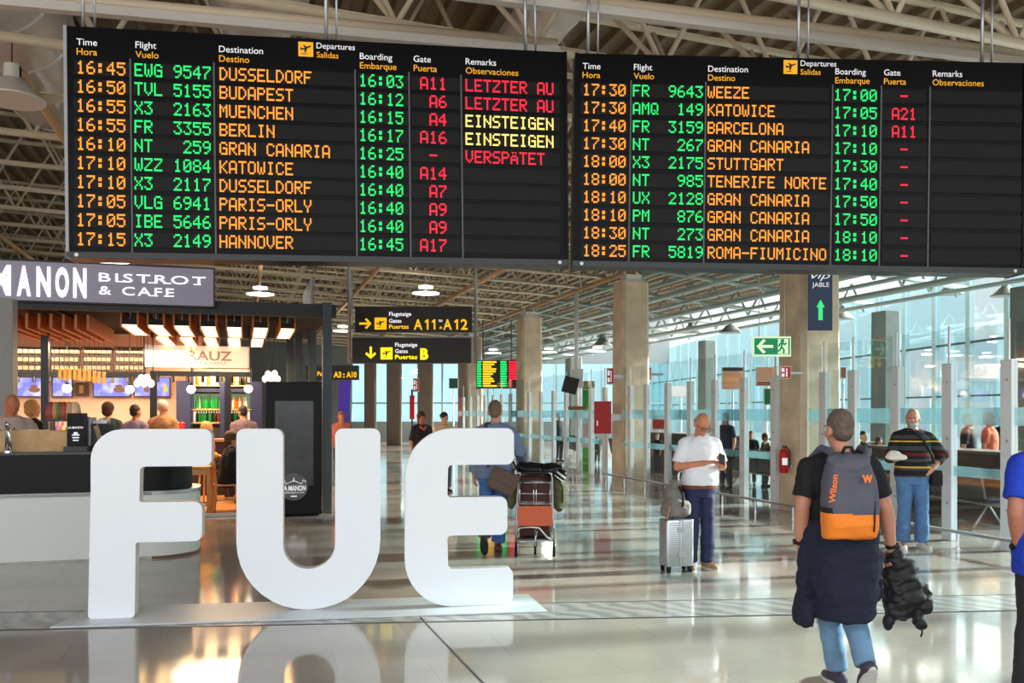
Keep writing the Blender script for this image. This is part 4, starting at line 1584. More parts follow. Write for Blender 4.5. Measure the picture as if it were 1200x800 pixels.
# bar counter below the shelves and food counter below the screens
p, w, h = bface(120, 316, 500, 530, 19.0)
rt = thing('bar_counter', 'dark bar counter in front of the bottle shelves', 'counter', (p.x, p.y, .03), BETA)
box(0, w, 0, .6, 0, 1.08).build('counter_body', mat('bar front dark', (40, 32, 30), .5), rt)
box(-.03, w + .03, -.05, .62, 1.08, 1.13).build('counter_top', mat('bar oak', (170, 118, 78), .4), rt)
p, w, h = bface(8, 118, 480, 530, 20.2)
rt = thing('service_counter', 'pinkish service counter below the menu screens', 'counter', (p.x, p.y, .03), BETA)
box(0, w, 0, .6, 0, 1.1).build('counter_body', mat('counter tile', (150, 116, 100), .6), rt)
box(-.02, w + .02, -.03, .62, 1.1, 1.15).build('counter_top', OAK, rt)
GOODS = [(170, 40, 36), (206, 150, 60), (60, 96, 60), (200, 190, 176), (120, 60, 110)]
for k in range(16):
    sx_ = hit(54 + k * 3.3, 480, 20.3)[0]
    hh = random.uniform(.2, .36)
    o = MB().lathe([(.055, 0), (.06, .02), (.055, hh * .6), (.03, hh * .72), (.02, hh), (.002, hh)], 9).build('jar', mat('goods %d' % (k % 5), GOODS[k % 5], .4), None, bld(sx_, 20.35 + .2 * (k % 2), 1.18), smooth='auto')
    tag(o, 'small coloured jar or bottle in the crowded row below the menu screens', 'jar', 'jars on the service counter')
for k, (x0, x1, py0, py1, c, lab) in enumerate(((160, 178, 467, 482, (150, 70, 50), 'reddish box of snacks on the counter under the white lamp cluster'), (196, 216, 468, 483, (176, 26, 24), 'red crates of drinks beside the navy pier'))):
    p, w, h = bface(x0, x1, py0, py1, 19.3)
    rt = thing('snack_box', lab, 'box', (p.x, p.y, 1.16), BETA)
    box(0, w, 0, .3, 0, .28).build('box_body', mat('snack %d' % k, c, .5), rt, bevel=.01)
    for i in range(4):
        MB().ball((w * (i + .5) / 4, .15, .3), (.05, .08, .05), 8, 6).build('snack_pack', mat('snack %d' % k, c, .5), rt, smooth=True)

# globe and cluster lamps
for k, (px, py, t) in enumerate(((78.5, 455, 19.1), (152, 456, 19.1), (224, 456, 18.8), (291, 455.5, 18.9), (6, 455, 19.1))):
    s, z = hit(px, py, t)
    lab = ('round white globe lamp below the gold lamp cluster', 'round white globe lamp right of the sandwich screen', 'round white globe lamp left of the bottle shelves',
           'round white globe lamp at the right end of the bottle shelves', 'round white globe lamp at the left edge of the view')[k]
    rt = thing('globe_lamp', lab, 'lamp', bld(s, t, z))
    MB().ball((0, 0, 0), .085, 16, 10).build('globe', GLOBE, rt, smooth=True)
    MB().lathe([(.035, .075), (.035, .12), (.005, .13)], 10).build('socket', BLACK, rt)
    MB().cyl((0, 0, .12), (0, 0, 3.46 - z), .006, n=6).build('cord', BLACK, rt)
GOLD = mat('brass shade', (190, 136, 60), .25, metal=.8, emit=(255, 180, 80), es=.35)
s0, z0 = hit(96, 441, 17.6)
rt = thing('lamp_cluster', 'long cluster of brass tube lamps hanging before the menu screens', 'lamp', bld(s0, 17.6, z0), BETA)
for k in range(10):
    x = -.36 + .08 * k
    dz = .07 * (1 - abs(k - 2.0) / 9) - .02 * (k > 6)
    sh = MB().lathe([(.030, -.12), (.034, -.12), (.030, .07), (.010, .09)], 10, (x, .03 * (k % 2), dz)).build('lamp_shade', GOLD, rt, smooth='auto')
    MB().cyl((x, .03 * (k % 2), dz + .09), (x, .03 * (k % 2), 3.46 - z0), .003, n=5).build('cord', BLACK, sh)
WCL = glow('white shade', (255, 226, 196), 1.3)
for px, py, t, lab in ((169, 446, 17.8, 'cluster of white glowing shades hanging under the tapas sign'), (318, 441, 18.5, 'cluster of white glowing shades hanging above the black totem')):
    s0, z0 = hit(px, py, t)
    rt = thing('lamp_cluster', lab, 'lamp', bld(s0, t, z0), BETA)
    for k in range(7):
        a = 2 * pi * k / 6
        x, y = (.12 * cos(a), .12 * sin(a)) if k < 6 else (0, 0)
        sh = MB().ball((x, y, -.05 + .05 * (k % 3)), (.062, .062, .075), 12, 8).build('lamp_shade', WCL, rt, smooth=True)
        MB().cyl((x, y, .08), (x, y, 3.46 - z0), .003, n=5).build('cord', BLACK, sh)

# added warm area lights that brighten the bistro, with no fixtures of their own
for k, (px, t, e) in enumerate(((60, 19.4, 170), (150, 19.4, 170), (262, 20.35, 90), (255, 16.9, 60))):
    s, _ = hit(px, 400, t)
    ld = bpy.data.lights.new('bistro_fill_light', 'AREA')
    ld.shape = 'DISK'
    ld.size = 2.4 if px < 200 else .7 if t > 20 else 1.6
    ld.energy = e
    ld.color = (1.0, .74, .48)
    lo = bpy.data.objects.new('bistro_fill_light', ld)
    COL.objects.link(lo)
    lo.location = bld(s, t, 2.98)

# ------------------------------------------------------------------ counter in front
T1 = 11.17
scR = hit(231, 600, T1)[0]
scL = scR - 6.5
rt = thing('bistro_counter', 'long rounded counter with black upper front and white base behind the letter F', 'counter', bld(scR, T1, 0), BETA)
def stadium(x0, x1, r, dep):
    pts = [(x0, 0)]
    for k in range(15):
        a = -pi / 2 + pi / 2 * k / 14
        pts.append((x1 - r + r * cos(a), r + r * sin(a)))
    for k in range(15):
        a = pi / 2 * k / 14
        pts.append((x1 - r + r * cos(a), dep - r + r * sin(a)))
    return pts + [(x0, dep)]
WB_ = mat('ribbed white counter base', (222, 224, 218), .5)
MB().slab(stadium(-6.5, 0, .5, 1.3), .0, .78).build('base', WB_, rt, smooth='auto')
MB().slab(stadium(-6.48, .012, .5, 1.3), .0, .03).build('skirting', mat('brown skirting', (110, 84, 64), .5), rt, smooth='auto')
MB().slab([(x, y + .0) for x, y in stadium(-6.48, .01, .5, 1.3)], .74, .785).build('base_ledge', STEEL, rt, smooth='auto')
MB().slab([(x, y + .06) for x, y in stadium(-6.45, -.09, .45, 1.1)], .785, 1.22).build('upper_front', mat('black counter laminate', (13, 13, 14), .4, spec=.2), rt, smooth='auto')
MB().slab([(x, y + .05) for x, y in stadium(-6.47, -.07, .45, 1.14)], 1.22, 1.245).build('counter_top', mat('anthracite top', (52, 54, 58), .3), rt, smooth='auto')
Y10 = T1
def cth(name, label, cat, px0, px1, py0, py1, t, zl=1.245):
    p, w, h = bface(px0, px1, py0, py1, t)
    return thing(name, label, cat, (p.x, p.y, zl), BETA), w, hit((px0 + px1) / 2, py0, t)[1] - zl
rt, w, h = cth('oak_screen', 'light oak box panel standing on the black counter', 'panel', -60, 79, 504.5, 530, T1 + .25)
box(0, w, 0, .5, 0, h).build('oak_box', OAK, rt, bevel=.006)
rt, w, h = cth('menu_stand', 'black menu stand with white LA MANON lettering on the counter', 'menu stand', 78.5, 99, 484, 528, T1 + .22)
box(0, w, 0, .22, .05, h).build('board', BLACK_MATT, rt, bevel=.004)
box(-.03, w + .03, -.05, .27, 0, .06).build('foot', BLACK, rt)
put_text('LA MANON', h * .055, w * .06, h * .6, -.003, SIGN_WHITE, rt, width=w * .86, bold=.02, depth=.002)
q = MB()
for i in range(3):
    q.box(w * (.28 + .03 * i), w * (.72 - .03 * i), -.004, 0, h * (.42 - .07 * i), h * (.45 - .07 * i))
q.lathe([(.02, 0), (.022, .03)], 10, (w * .5, 0, h * .44))
q.build('emblem', SIGN_WHITE, rt)
rt, w, h = cth('beer_tap', 'chrome beer tap at the left end of the counter', 'tap', 5, 16, 496, 529, T1 + .12)
MB().tube([(w * .3, 0, 0), (w * .3, 0, h * .75), (w * .35, -.03, h), (w * .6, -.06, h * .95)], .022, 10).build('tap_column', CHROME, rt, smooth=True)
MB().tube([(w * .75, -.02, 0), (w * .62, -.02, h * .55), (w * .5, -.04, h * .9)], .016, 10).build('tap_handle', CHROME, rt, smooth=True)
MB().lathe([(.05, 0), (.05, .02), (.03, .03)], 14, (w * .5, -.01, 0)).build('tap_foot', CHROME, rt, smooth='auto')
rt, w, h = cth('coffee_machine', 'steel coffee machine with black side behind the menu stand', 'coffee machine', 99, 124, 488, 528, T1 + .55)
box(0, w * .3, 0, .45, 0, h).build('steel_body', STEEL, rt, bevel=.01)
MB().prism([(w * .3, 0), (w * .75, 0), (w * .62, h * .3), (w * .38, h * .75), (w * .3, h * .8)], 0, .4).build('black_side', BLACK, rt)
box(w * .3, w * 1.0, .1, .4, h * .78, h * .9).build('cup_tray', STEEL, rt, bevel=.006)
rt, w, h = cth('display_case', 'small clear glass display case beside the menu stand', 'display case', 57, 78, 490, 505, T1 + .5, 1.245)
box(0, w, 0, .4, 0, h * .55).build('case_base', BLACK, rt)
box(0.01, w - .01, .01, .39, h * .55, h).build('glass_box', PANE, rt)
for k, (px, c) in enumerate(((60, (160, 60, 50)), (65, (196, 140, 80)), (70, (90, 110, 60)), (75, (180, 70, 50)), (82, (206, 160, 110)), (88, (230, 190, 150)))):
    s, z = hit(px, 482, T1 + .75)
    o = MB().lathe([(.05, 0), (.07, .05), (.055, .16), (.03, .2), (.002, .21)], 12).build('pastry_jar', mat('pastry %d' % k, c, .5), None, bld(s, T1 + .75, 1.5), smooth='auto')
    o.location.z = 1.62
    tag(o, ('red', 'tan', 'olive', 'rust red', 'beige', 'pale beige')[k] + ' food jar on the high shelf behind the menu stand', 'jar')
sA, sB = hit(54, 482, T1 + .6)[0], hit(94, 482, T1 + .6)[0]
rt = thing('glass_shelf', 'dark raised shelf of food jars behind the menu stand', 'shelf', bld(sA, T1 + .6, 1.245), BETA)
box(0, sB - sA, 0, .32, .345, .375).build('shelf_board', BLACK, rt)
for x in (.02, sB - sA - .05):
    box(x, x + .03, .1, .13, 0, .345).build('shelf_leg', BLACK, rt)
    box(x, x + .03, .25, .28, 0, .345).build('shelf_leg', BLACK, rt)

# ------------------------------------------------------------------ totem
p, w, h = bface(311, 377, 450, 599.5, T0 - .42)
rt = thing('advertising_totem', 'black totem with dark glass panel and round white logo by the canopy column', 'totem', (p.x, p.y, 0), BETA * .75)
h = 2.2
box(0, w, 0, .3, .03, h).build('totem_body', mat('totem black', (9, 9, 10), .35, spec=.2), rt, bevel=.012)
box(.05, w - .05, .05, .25, 0, .03).build('foot', BLACK_MATT, rt)
u = w / 66
TG = mat('smoky totem glass', (58, 62, 66), .22, noise=(3, .35, 5))
box(11 * u, 56 * u, -.006, 0, 38 * u * .98, (600 - 461) * u).build('glass_panel', TG, rt)
LG = mat('logo grey', (112, 114, 114), .5)
cx, cz = 33 * u, 36 * u
dsk = MB().lathe([(16.5 * u, 0), (16.5 * u, .004)], 40)
dsk.xf(Matrix.Translation((cx, -.008, cz)) @ Matrix.Rotation(pi / 2, 4, 'X'))
dsk.build('logo_disc', LG, rt)
put_text('LA MANON', 6.0 * u, cx, cz - 4.5 * u, -.016, SIGN_WHITE, rt, 'lettering', 'c', width=28 * u, bold=.035, depth=.002)
put_text('CERVECERIA & CAFE', 2.0 * u, cx, cz - 8 * u, -.016, SIGN_WHITE, rt, 'lettering', 'c', width=24 * u, depth=.002)
q = MB().tube([(cx - 13 * u, -.017, cz + 5 * u), (cx - 14 * u, -.017, cz + 7 * u), (cx - 11 * u, -.017, cz + 8 * u), (cx - 9 * u, -.017, cz + 3.5 * u), (cx, -.017, cz + 7.5 * u), (cx + 9 * u, -.017, cz + 3.5 * u),
               (cx + 11 * u, -.017, cz + 8 * u), (cx + 14 * u, -.017, cz + 7 * u), (cx + 13 * u, -.017, cz + 5 * u)], .5 * u, 6)
q.box(cx - .6 * u, cx + .6 * u, -.018, -.014, cz + 6 * u, cz + 11 * u).box(cx - 3.5 * u, cx + 3.5 * u, -.018, -.014, cz - 12 * u, cz - 10.6 * u)
q.build('emblem', SIGN_WHITE, rt)
# blank hanging panel above the canopy
s, z = hit(364, 345, T0 + 1.0)
rt = thing('hanging_sheet', 'blank pale panel seen edge-on above the bistro canopy', 'panel', bld(s, T0 + 1.0, 3.46), BETA)
box(-.015, .015, -.2, 1.9, .05, .62).build('panel_sheet', mat('pale panel', (176, 170, 166), .5), rt)
for y in (-.1, 1.8):
    box(-.01, .01, y, y + .03, 0, .08).build('foot', STEEL, rt)

# ------------------------------------------------------------------ tables and chairs in the bistro
def chair(px, t, rz, label):
    s, _ = hit(px, 560, t)
    rt = thing('wooden_chair', label, 'chair', bld(s, t, .03), rz)
    MB().slab(rounded([(-.21, -.2, .04), (.21, -.2, .04), (.2, .22, .06), (-.2, .22, .06)], 4), .43, .46).build('seat', CHAIRW, rt, bevel=.006)
    for x, y, top in ((-.19, -.18, .44), (.19, -.18, .44), (-.185, .2, .86), (.185, .2, .86)):
        mb = MB().tube([(x * 1.06, y * 1.12, 0), (x, y, .44), (x * .98, y * 1.15, top)] if top > .5 else [(x * 1.06, y * 1.1, 0), (x, y, top)], .021, 8)
        mb.build('leg', CHAIRW, rt, smooth=True)
    b = MB()
    for k in range(9):
        a = -1 + 2 * k / 8
        if k:
            pass
        b.tube([(.2 * a, .225 + .03 * (1 - a * a), .70), (.2 * a, .225 + .03 * (1 - a * a), .84)], .014, 6)
    b.tube([(.2 * (-1 + 2 * k / 8), .225 + .03 * (1 - (-1 + 2 * k / 8) ** 2), .84) for k in range(9)], .02, 8)
    b.tube([(.2 * (-1 + 2 * k / 8), .225 + .03 * (1 - (-1 + 2 * k / 8) ** 2), .70) for k in range(9)], .016, 8)
    b.build('backrest', CHAIRW, rt, smooth=True)
    q = MB()
    for x in (-.19, .19):
        q.cyl((x, -.18, .2), (x, .2, .2), .012, n=6)
    q.build('stretcher', CHAIRW, rt)
    return rt
chair(266, 15.98, 2.0, 'beech chair behind the letter U where the person in black sits')
def table(px, t, label, hgt=.74, r=.38):
    s, _ = hit(px, 560, t)
    rt = thing('cafe_table', label, 'table', bld(s, t, .03), BETA)
    MB().slab(rounded([(-r, -r, .05), (r, -r, .05), (r, r, .05), (-r, r, .05)], 4), hgt, hgt + .035).build('table_top', CHAIRW, rt, bevel=.006)
    for x in (-r * .85, r * .85):
        for y in (-r * .85, r * .85):
            box(x - .025, x + .025, y - .025, y + .025, 0, hgt).build('leg', CHAIRW, rt)
    q = MB()
    for y in (-r * .85, r * .85):
        q.box(-r * .85, r * .85, y - .015, y + .015, hgt - .1, hgt)
        q.box(-r * .85, r * .85, y - .012, y + .012, .12, .15)
    q.build('apron', CHAIRW, rt)
table(227, 15.85, 'beech cafe table behind the right end of the letter F', r=.28)
table(306, 16.6, 'beech cafe table behind the letter U', r=.3)

# ------------------------------------------------------------------ people
RING = [(.80, .150, .105, .012), (.88, .170, .118, .012), (.96, .168, .114, .004), (1.06, .154, .106, -.004), (1.18, .160, .112, -.006), (1.30, .176, .117, 0), (1.39, .168, .102, .006), (1.45, .112, .078, .008), (1.50, .062, .060, .004)]


def ring_at(z, w=1.0, belly=0.0, inf=0.0, lean=0.0):
    R = RING
    z = max(R[0][0], min(R[-1][0], z))
    for a, b in zip(R, R[1:]):
        if z <= b[0]:
            f = (z - a[0]) / (b[0] - a[0])
            q = [a[i] + (b[i] - a[i]) * f for i in range(4)]
            break
    bl = belly * math.exp(-((z - 1.06) / .15) ** 2)
    wf = 1 + (w - 1) * min(1, max(0, (1.5 - z) / .12))
    return (z, q[1] * wf + inf + bl * .35, q[2] * wf + inf + bl * .5, q[3] - bl * .5 - lean * max(0, z - .95))


def hand(mb, wr, d, t, curl, r=1.0, spread=1.0):
    """wr wrist, d finger direction, t towards the thumb; the palm faces t x d or d x t so that curl>0 closes it"""
    d = Vector(d).normalized()
    t = Vector(t)
    t = (t - d * t.dot(d)).normalized()
    return d, t


def add_hand(mb, wr, d, t, n, curl=.35, r=1.0):
    wr, d, t, n = Vector(wr), Vector(d).normalized(), Vector(t), Vector(n)
    n = (n - d * n.dot(d)).normalized()
    t = (t - d * t.dot(d) - n * t.dot(n)).normalized()
    offs = (.030, .010, -.010, -.028)
    kd = (.083, .088, .084, .074)
    ln = (.070, .078, .072, .056)
    for i in range(4):
        kn = wr + d * kd[i] + t * offs[i]
        mb.capsule(wr + t * offs[i] * .45 + d * .005, kn, .0155 * r, .0120 * r, 8)
        p, a = kn, curl * .55
        for f, rr in ((.45, .0098), (.30, .0090), (.25, .0082)):
            dd = d * cos(a) + n * sin(a)
            q = p + dd * (ln[i] * f)
            mb.capsule(p, q, rr * r, rr * .94 * r, 8)
            p = q
            a += curl * (.9 + .08 * i)
    b = wr + d * .022 + t * .024
    m = b + (d * .55 + t * .72 + n * (.15 + curl * .3)).normalized() * .042
    e = m + (d * .9 + t * .25 + n * (.2 + curl * .6)).normalized() * .034
    e2 = e + (d * .9 + t * (.05 - curl * .2) + n * (.3 + curl * .7)).normalized() * .022
    mb.capsule(b - d * .01 - t * .006, m, .0145 * r, .0115 * r, 8)
    mb.capsule(m, e, .0112 * r, .0100 * r, 8)
    mb.capsule(e, e2, .0100 * r, .0085 * r, 8)


SKIN = {}


def skin(c):
    return mat('skin %d %d %d' % c, c, .5, spec=.35, noise=(9, .07, 3))


def person(label, loc, rz, H=1.75, pose=None, w=1.0, belly=0.0, lean=0.0, skinc=(206, 150, 122), top=None, bottom=None, hairm=None, hair='short', shoe=None, head=(0, 0, 0),
           vox=.0065, gv=.0095, hands=None, beard=None, glasses=False, extra=None, arm=1.0, seed=1, cat='person', name='person'):
    """faces -Y locally, its left is +X; pose overrides joints; head=(nod, turn to its left, tilt)"""
    k = H / 1.75
    J = {'shL': (.178, .004, 1.395), 'elL': (.222, .03, 1.12), 'wrL': (.235, -.05, .895), 'hipL': (.088, 0, .93), 'knL': (.10, -.015, .50), 'anL': (.105, .025, .085), 'toeL': (.125, -.15, .03)}
    for q in list(J):
        J[q[:-1] + 'R'] = (-J[q][0], J[q][1], J[q][2])
    J.update(pose or {})
    J = {q: Vector(v) for q, v in J.items()}
    if lean:
        for q in ('shL', 'shR'):
            if not (pose and q in pose):
                J[q].y -= lean * (J[q].z - .95)
    S = Matrix.Scale(k, 4)
    rt = thing(name, label, cat, loc, rz)
    SK = skin(skinc)
    # --- body
    mb = MB()
    sit = J['hipL'].z < .75
    dzs = J['hipL'].z - .93 if sit else 0.0
    zz = [.80 + .05 * i for i in range(14)] + [1.5]
    mb.rings([ring_at(z, w, belly, 0, lean) for z in zz])
    yb = -lean * .53
    mb.capsule((0, .008 + yb * .95, 1.42), (0, -.002 + yb, 1.55), .062, .055)
    for sd in 'LR':
        sg = 1 if sd == 'L' else -1
        sh, el, wr = J['sh' + sd], J['el' + sd], J['wr' + sd]
        mb.capsule((sg * .035, .012 + yb * .95, 1.468), sh + Vector((0, 0, .003)), .040, .052)
        mb.capsule(sh, el, .050 * arm, .041 * arm)
        mid = el.lerp(wr, .28)
        mb.capsule(el, mid, .041 * arm, .042 * arm)
        mb.capsule(mid, wr, .042 * arm, .027 * arm)
        hp, kn, an, toe = J['hip' + sd], J['kn' + sd], J['an' + sd], J['toe' + sd]
        off = Vector((0, 0, -dzs))
        hp2, kn2, an2 = hp + off, kn + off, an + off
        mb.capsule(hp2, kn2, .088, .056)
        mc = kn2.lerp(an2, .3) + Vector((0, .012, 0))
        mb.capsule(kn2, mc, .056, .056)
        mb.capsule(mc, an2, .056, .037)
        td = (toe - an).normalized()
        mb.capsule(an2 + Vector((0, 0, -.02)), an2.lerp(toe + off, .8), .036, .026)
        hh = (hands or {}).get(sd, {})
        d = Vector(hh.get('d', (wr - el).normalized() + Vector((0, 0, -.2))))
        t = Vector(hh.get('t', (0, -1, 0)))
        n = Vector(hh.get('n', (-sg, 0, 0)))
        add_hand(mb, wr, d, t, n, hh.get('curl', .35), hh.get('r', 1.0 if vox < .01 else 1.3))
    h0 = len(mb.v)
    mb.ball((0, .012, 1.652), (.076, .096, .098), 20, 14)
    mb.ball((0, -.026, 1.602), (.061, .070, .092), 18, 12)
    mb.ball((0, -.052, 1.542), (.036, .036, .030), 12, 8)
    mb.ball((0, -.100, 1.606), (.014, .020, .026), 10, 8)
    mb.ball((0, -.078, 1.650), (.052, .026, .014), 12, 8)
    mb.ball((0, -.088, 1.558), (.024, .013, .010), 10, 6)
    for sg in (1, -1):
        mb.ball((sg * .077, .012, 1.612), (.011, .026, .034), 10, 8)
        mb.ball((sg * .040, -.066, 1.600), (.024, .022, .022), 10, 8)
    piv = Matrix.Translation((0, yb, 1.53))
    HR = piv @ Matrix.Rotation(head[1], 4, 'Z') @ Matrix.Rotation(head[0], 4, 'X') @ Matrix.Rotation(head[2], 4, 'Y') @ Matrix.Translation((0, 0, -1.53))
    mb.xf(HR, h0)
    TS = Matrix.Translation((0, 0, dzs * k))
    mb.xf(TS @ S)
    body = organic(mb, vox, 'body', SK, rt, 3)
    G = TS @ S @ HR
    # --- face
    if vox < .012:
        e = MB()
        for sg in (1, -1):
            e.ball((sg * .029, -.082, 1.628), (.012, .008, .007), 10, 6)
        e.xf(G).build('eye', mat('dark eye', (40, 30, 26), .3), rt, smooth=True)
        e = MB()
        for sg in (1, -1):
            e.ball((sg * .030, -.099, 1.653), (.020, .006, .005), 10, 6)
        e.xf(G).build('eyebrow', hairm or mat('grey brow', (120, 108, 98), .7), rt, smooth=True)
    if glasses:
        e = MB()
        for sg in (1, -1):
            e.tube([(sg * .031 + .024 * cos(a), -.108, 1.626 + .019 * sin(a)) for a in [2 * pi * i / 14 for i in range(15)]], .0026, 6)
            e.cyl((sg * .055, -.106, 1.632), (sg * .080, .01, 1.632), .0024, n=6)
        e.cyl((-.008, -.110, 1.63), (.008, -.110, 1.63), .0025, n=6)
        e.xf(G).build('spectacles', mat('spectacle frame', (40, 36, 34), .3), rt)
    # --- hair
    if hairm:
        e = MB()
        if hair == 'short':
            e.ball((0, .020, 1.664), (.0785, .0965, .0965), 20, 14)
            e.ball((0, .050, 1.612), (.066, .060, .062), 16, 10)
        elif hair == 'fringe':                      # bald crown, cropped sides and back
            e.ball((0, .042, 1.628), (.0790, .0715, .055), 18, 12)
        elif hair == 'long':
            e.ball((0, .020, 1.664), (.086, .106, .102), 18, 12)
            e.capsule((0, .055, 1.65), (0, .075, 1.45), .075, .06, 14)
            for sg in (1, -1):
                e.capsule((sg * .066, .01, 1.66), (sg * .07, .0, 1.47), .026, .022, 10)
        elif hair == 'bun':
            e.ball((0, .018, 1.664), (.083, .102, .100), 18, 12)
            e.ball((0, .120, 1.67), (.04, .04, .04), 12, 8)
        elif hair == 'bushy':
            e.ball((0, .022, 1.672), (.100, .112, .108), 18, 12)
            e.ball((0, .05, 1.60), (.09, .075, .08), 14, 10)
        elif hair == 'cap':
            e.ball((0, .012, 1.678), (.084, .104, .086), 18, 12)
            e.ball((0, -.10, 1.665), (.06, .07, .012), 14, 8)
        e.xf(G)
        organic(e, max(vox, .006), 'cap' if hair == 'cap' else 'hair', hairm, rt, 2, fold=.003, fs=26, seed=seed)
    if beard:
        e = MB().ball((0, -.050, 1.545), (.056, .052, .040), 14, 10).ball((0, -.070, 1.522), (.036, .032, .028), 12, 8).ball((0, -.098, 1.574), (.028, .009, .007), 10, 6)
        for sg in (1, -1):
            e.ball((sg * .054, -.008, 1.575), (.014, .03, .045), 10, 8)
        e.xf(G)
        organic(e, .006, 'beard', beard, rt, 2, fold=.003, fs=30)
    # --- top garment: dict(m, hem, sleeve, loose, cuff)
    T2 = TS @ S
    if top:
        inf, hem, sl = top.get('inf', .016), top.get('hem', .90), top.get('sleeve', .75)
        g = MB()
        zs = [hem + (1.475 - hem) * i / 12 for i in range(13)]
        rr = []
        for z in zs:
            q = list(ring_at(max(z, .86), w, belly, inf, lean))
            q[0] = z
            fl = top.get('flare', 0) * max(0, (1.05 - z))
            q[1] += fl
            q[2] += fl
            rr.append(q)
        rr[-1][1] -= .004
        g.rings(rr, 28)
        for sd in 'LR':
            sg = 1 if sd == 'L' else -1
            sh, el, wr = J['sh' + sd], J['el' + sd], J['wr' + sd]
            g.capsule((sg * .045, .012 + yb * .95, 1.458), sh + Vector((0, 0, .002)), .044 + inf * .3, .053 + inf * .5)
            g.ball(sh, .053 * arm + inf * .5)
            if sl <= 1:
                e_ = sh.lerp(el, sl)
                g.cyl(sh, e_, .052 * arm + inf * .6, .047 * arm + inf * 1.1, 18)
            else:
                g.cyl(sh, el, .052 * arm + inf * .7, .043 * arm + inf, 16)
                g.ball(el, .043 * arm + inf, 14, 10)
                e_ = el.lerp(wr, sl - 1)
                g.cyl(el, e_, .043 * arm + inf, .034 * arm + inf * .8, 16)
        g.xf(T2)
        organic(g, gv, top.get('name', 'shirt'), top['m'], rt, 2, fold=top.get('fold', .007), fs=top.get('fs', 6.5), seed=seed, label=top.get('label'))
        if top.get('collar'):
            c = MB()
            n = 18
            pts = []
            for i in range(n + 1):
                a = -pi / 2 + 2 * pi * i / n
                if i in (0, n):
                    a += .16 if i == 0 else -.16
                pts.append((.070 * cos(a), .004 + yb * .95 + .070 * sin(a), 1.478 - .016 * (sin(a) < -.3)))
            c.tube(pts, .0135, 8)
            for sg in (1, -1):
                c.add([(sg * .012, -.078 + yb, 1.485), (sg * .062, -.074 + yb, 1.478), (sg * .058, -.096 + yb, 1.425)], [(0, 1, 2)])
            c.xf(T2)
            c.build('collar', top['collar'], rt, smooth='auto')
        if top.get('buttons'):
            c = MB()
            for z in (1.40, 1.32):
                q = ring_at(z, w, belly, inf, lean)
                c.ball((0, q[3] - q[2] - .004, z), .006, 8, 6)
            c.xf(T2).build('button', mat('button', (220, 220, 224), .4), rt)
    # --- trousers
    if bottom:
        inf = bottom.get('inf', .014)
        end = bottom.get('end', .95)
        g = MB()
        zt = bottom.get('waist', .99)
        zs = [.80 + (zt - .80) * i / 5 for i in range(6)]
        g.rings([ring_at(z, w, belly * .7, inf - .002, 0) for z in zs], 24)
        for sd in 'LR':
            hp, kn, an = (J[q + sd] - Vector((0, 0, dzs)) for q in ('hip', 'kn', 'an'))
            g.capsule(hp, kn, .090 + inf, .058 + inf)
            g.ball(kn, .058 + inf)
            e_ = kn.lerp(an, end)
            g.cyl(kn, e_, .058 + inf, bottom.get('cuff', .052) + inf, 18)
        g.xf(T2)
        organic(g, gv, bottom.get('name', 'trousers'), bottom['m'], rt, 2, fold=bottom.get('fold', .007), fs=5.5, seed=seed + 3)
        if bottom.get('belt'):
            b0 = MB()
            rr = []
            for z in (zt - .045, zt - .005):
                q = list(ring_at(z, w, belly, inf + .006, 0))
                rr.append(q)
            b0.rings(rr, 28)
            b0.xf(T2)
            b0.build('belt', bottom['belt'], rt, smooth='auto')
    # --- shoes
    if shoe:
        for sd in 'LR':
            an, toe = J['an' + sd], J['toe' + sd]
            f = (toe - an)
            f.z = f.z + .045
            f = f.normalized()
            flat = abs(an.z - .085) < .03
            up = Vector((0, 0, 1))
            up = (up - f * up.dot(f)).normalized()
            heel = an - up * .042 - f * .045
            m1 = an + f * .06 - up * .045
            tp = an + f * .165 - up * .056
            g = MB().capsule(heel, m1, .043, .045).capsule(m1, tp, .045, .034).capsule(an - f * .01 - up * .03, an + up * .012, .044, .042)
            sd_ = f.cross(up)
            g.capsule(m1 + sd_ * .016, tp + sd_ * .012 - f * .02, .036, .028).capsule(m1 - sd_ * .016, tp - sd_ * .012 - f * .02, .036, .028)
            base = an - up * .082
            g.v = [tuple(Vector(p) - up * min(0, (Vector(p) - base).dot(up))) for p in g.v]
            # rubber sole
            so = MB()
            ol = []
            for i in range(20):
                a = 2 * pi * i / 20
                x, y = cos(a), sin(a)
                ol.append(an + f * (.055 + .15 * x) + sd_ * (.046 + .006 * x) * y - up * .083)
            so.add(ol + [p + up * .022 for p in ol], [tuple(range(19, -1, -1)), tuple(range(20, 40))] + [(i, (i + 1) % 20, 20 + (i + 1) % 20, 20 + i) for i in range(20)])
            g.xf(T2)
            so.xf(T2)
            sh_ = organic(g, max(.008, vox), 'shoe', shoe[0], rt, 2)
            so.build('sole', shoe[1], sh_)
    rt['J'] = [c for q in sorted(J) for c in J[q]]
    return rt, J, T2, k


def clear(rt):
    if 'J' in rt:
        del rt['J']


def wrist_band(rt, J, T2, sd, m, name='wristwatch', r=.031):
    el, wr = J['el' + sd], J['wr' + sd]
    d = (wr - el).normalized()
    c = MB().cyl(wr - d * .035, wr - d * .012, r, n=18)
    o = wr - d * .023
    out = Vector((1 if sd == 'L' else -1, 0, 0))
    c.cyl(o + out * (r - .002), o + out * (r + .009), .018, n=14)
    c.xf(T2)
    return c.build(name, m, rt, smooth='auto')


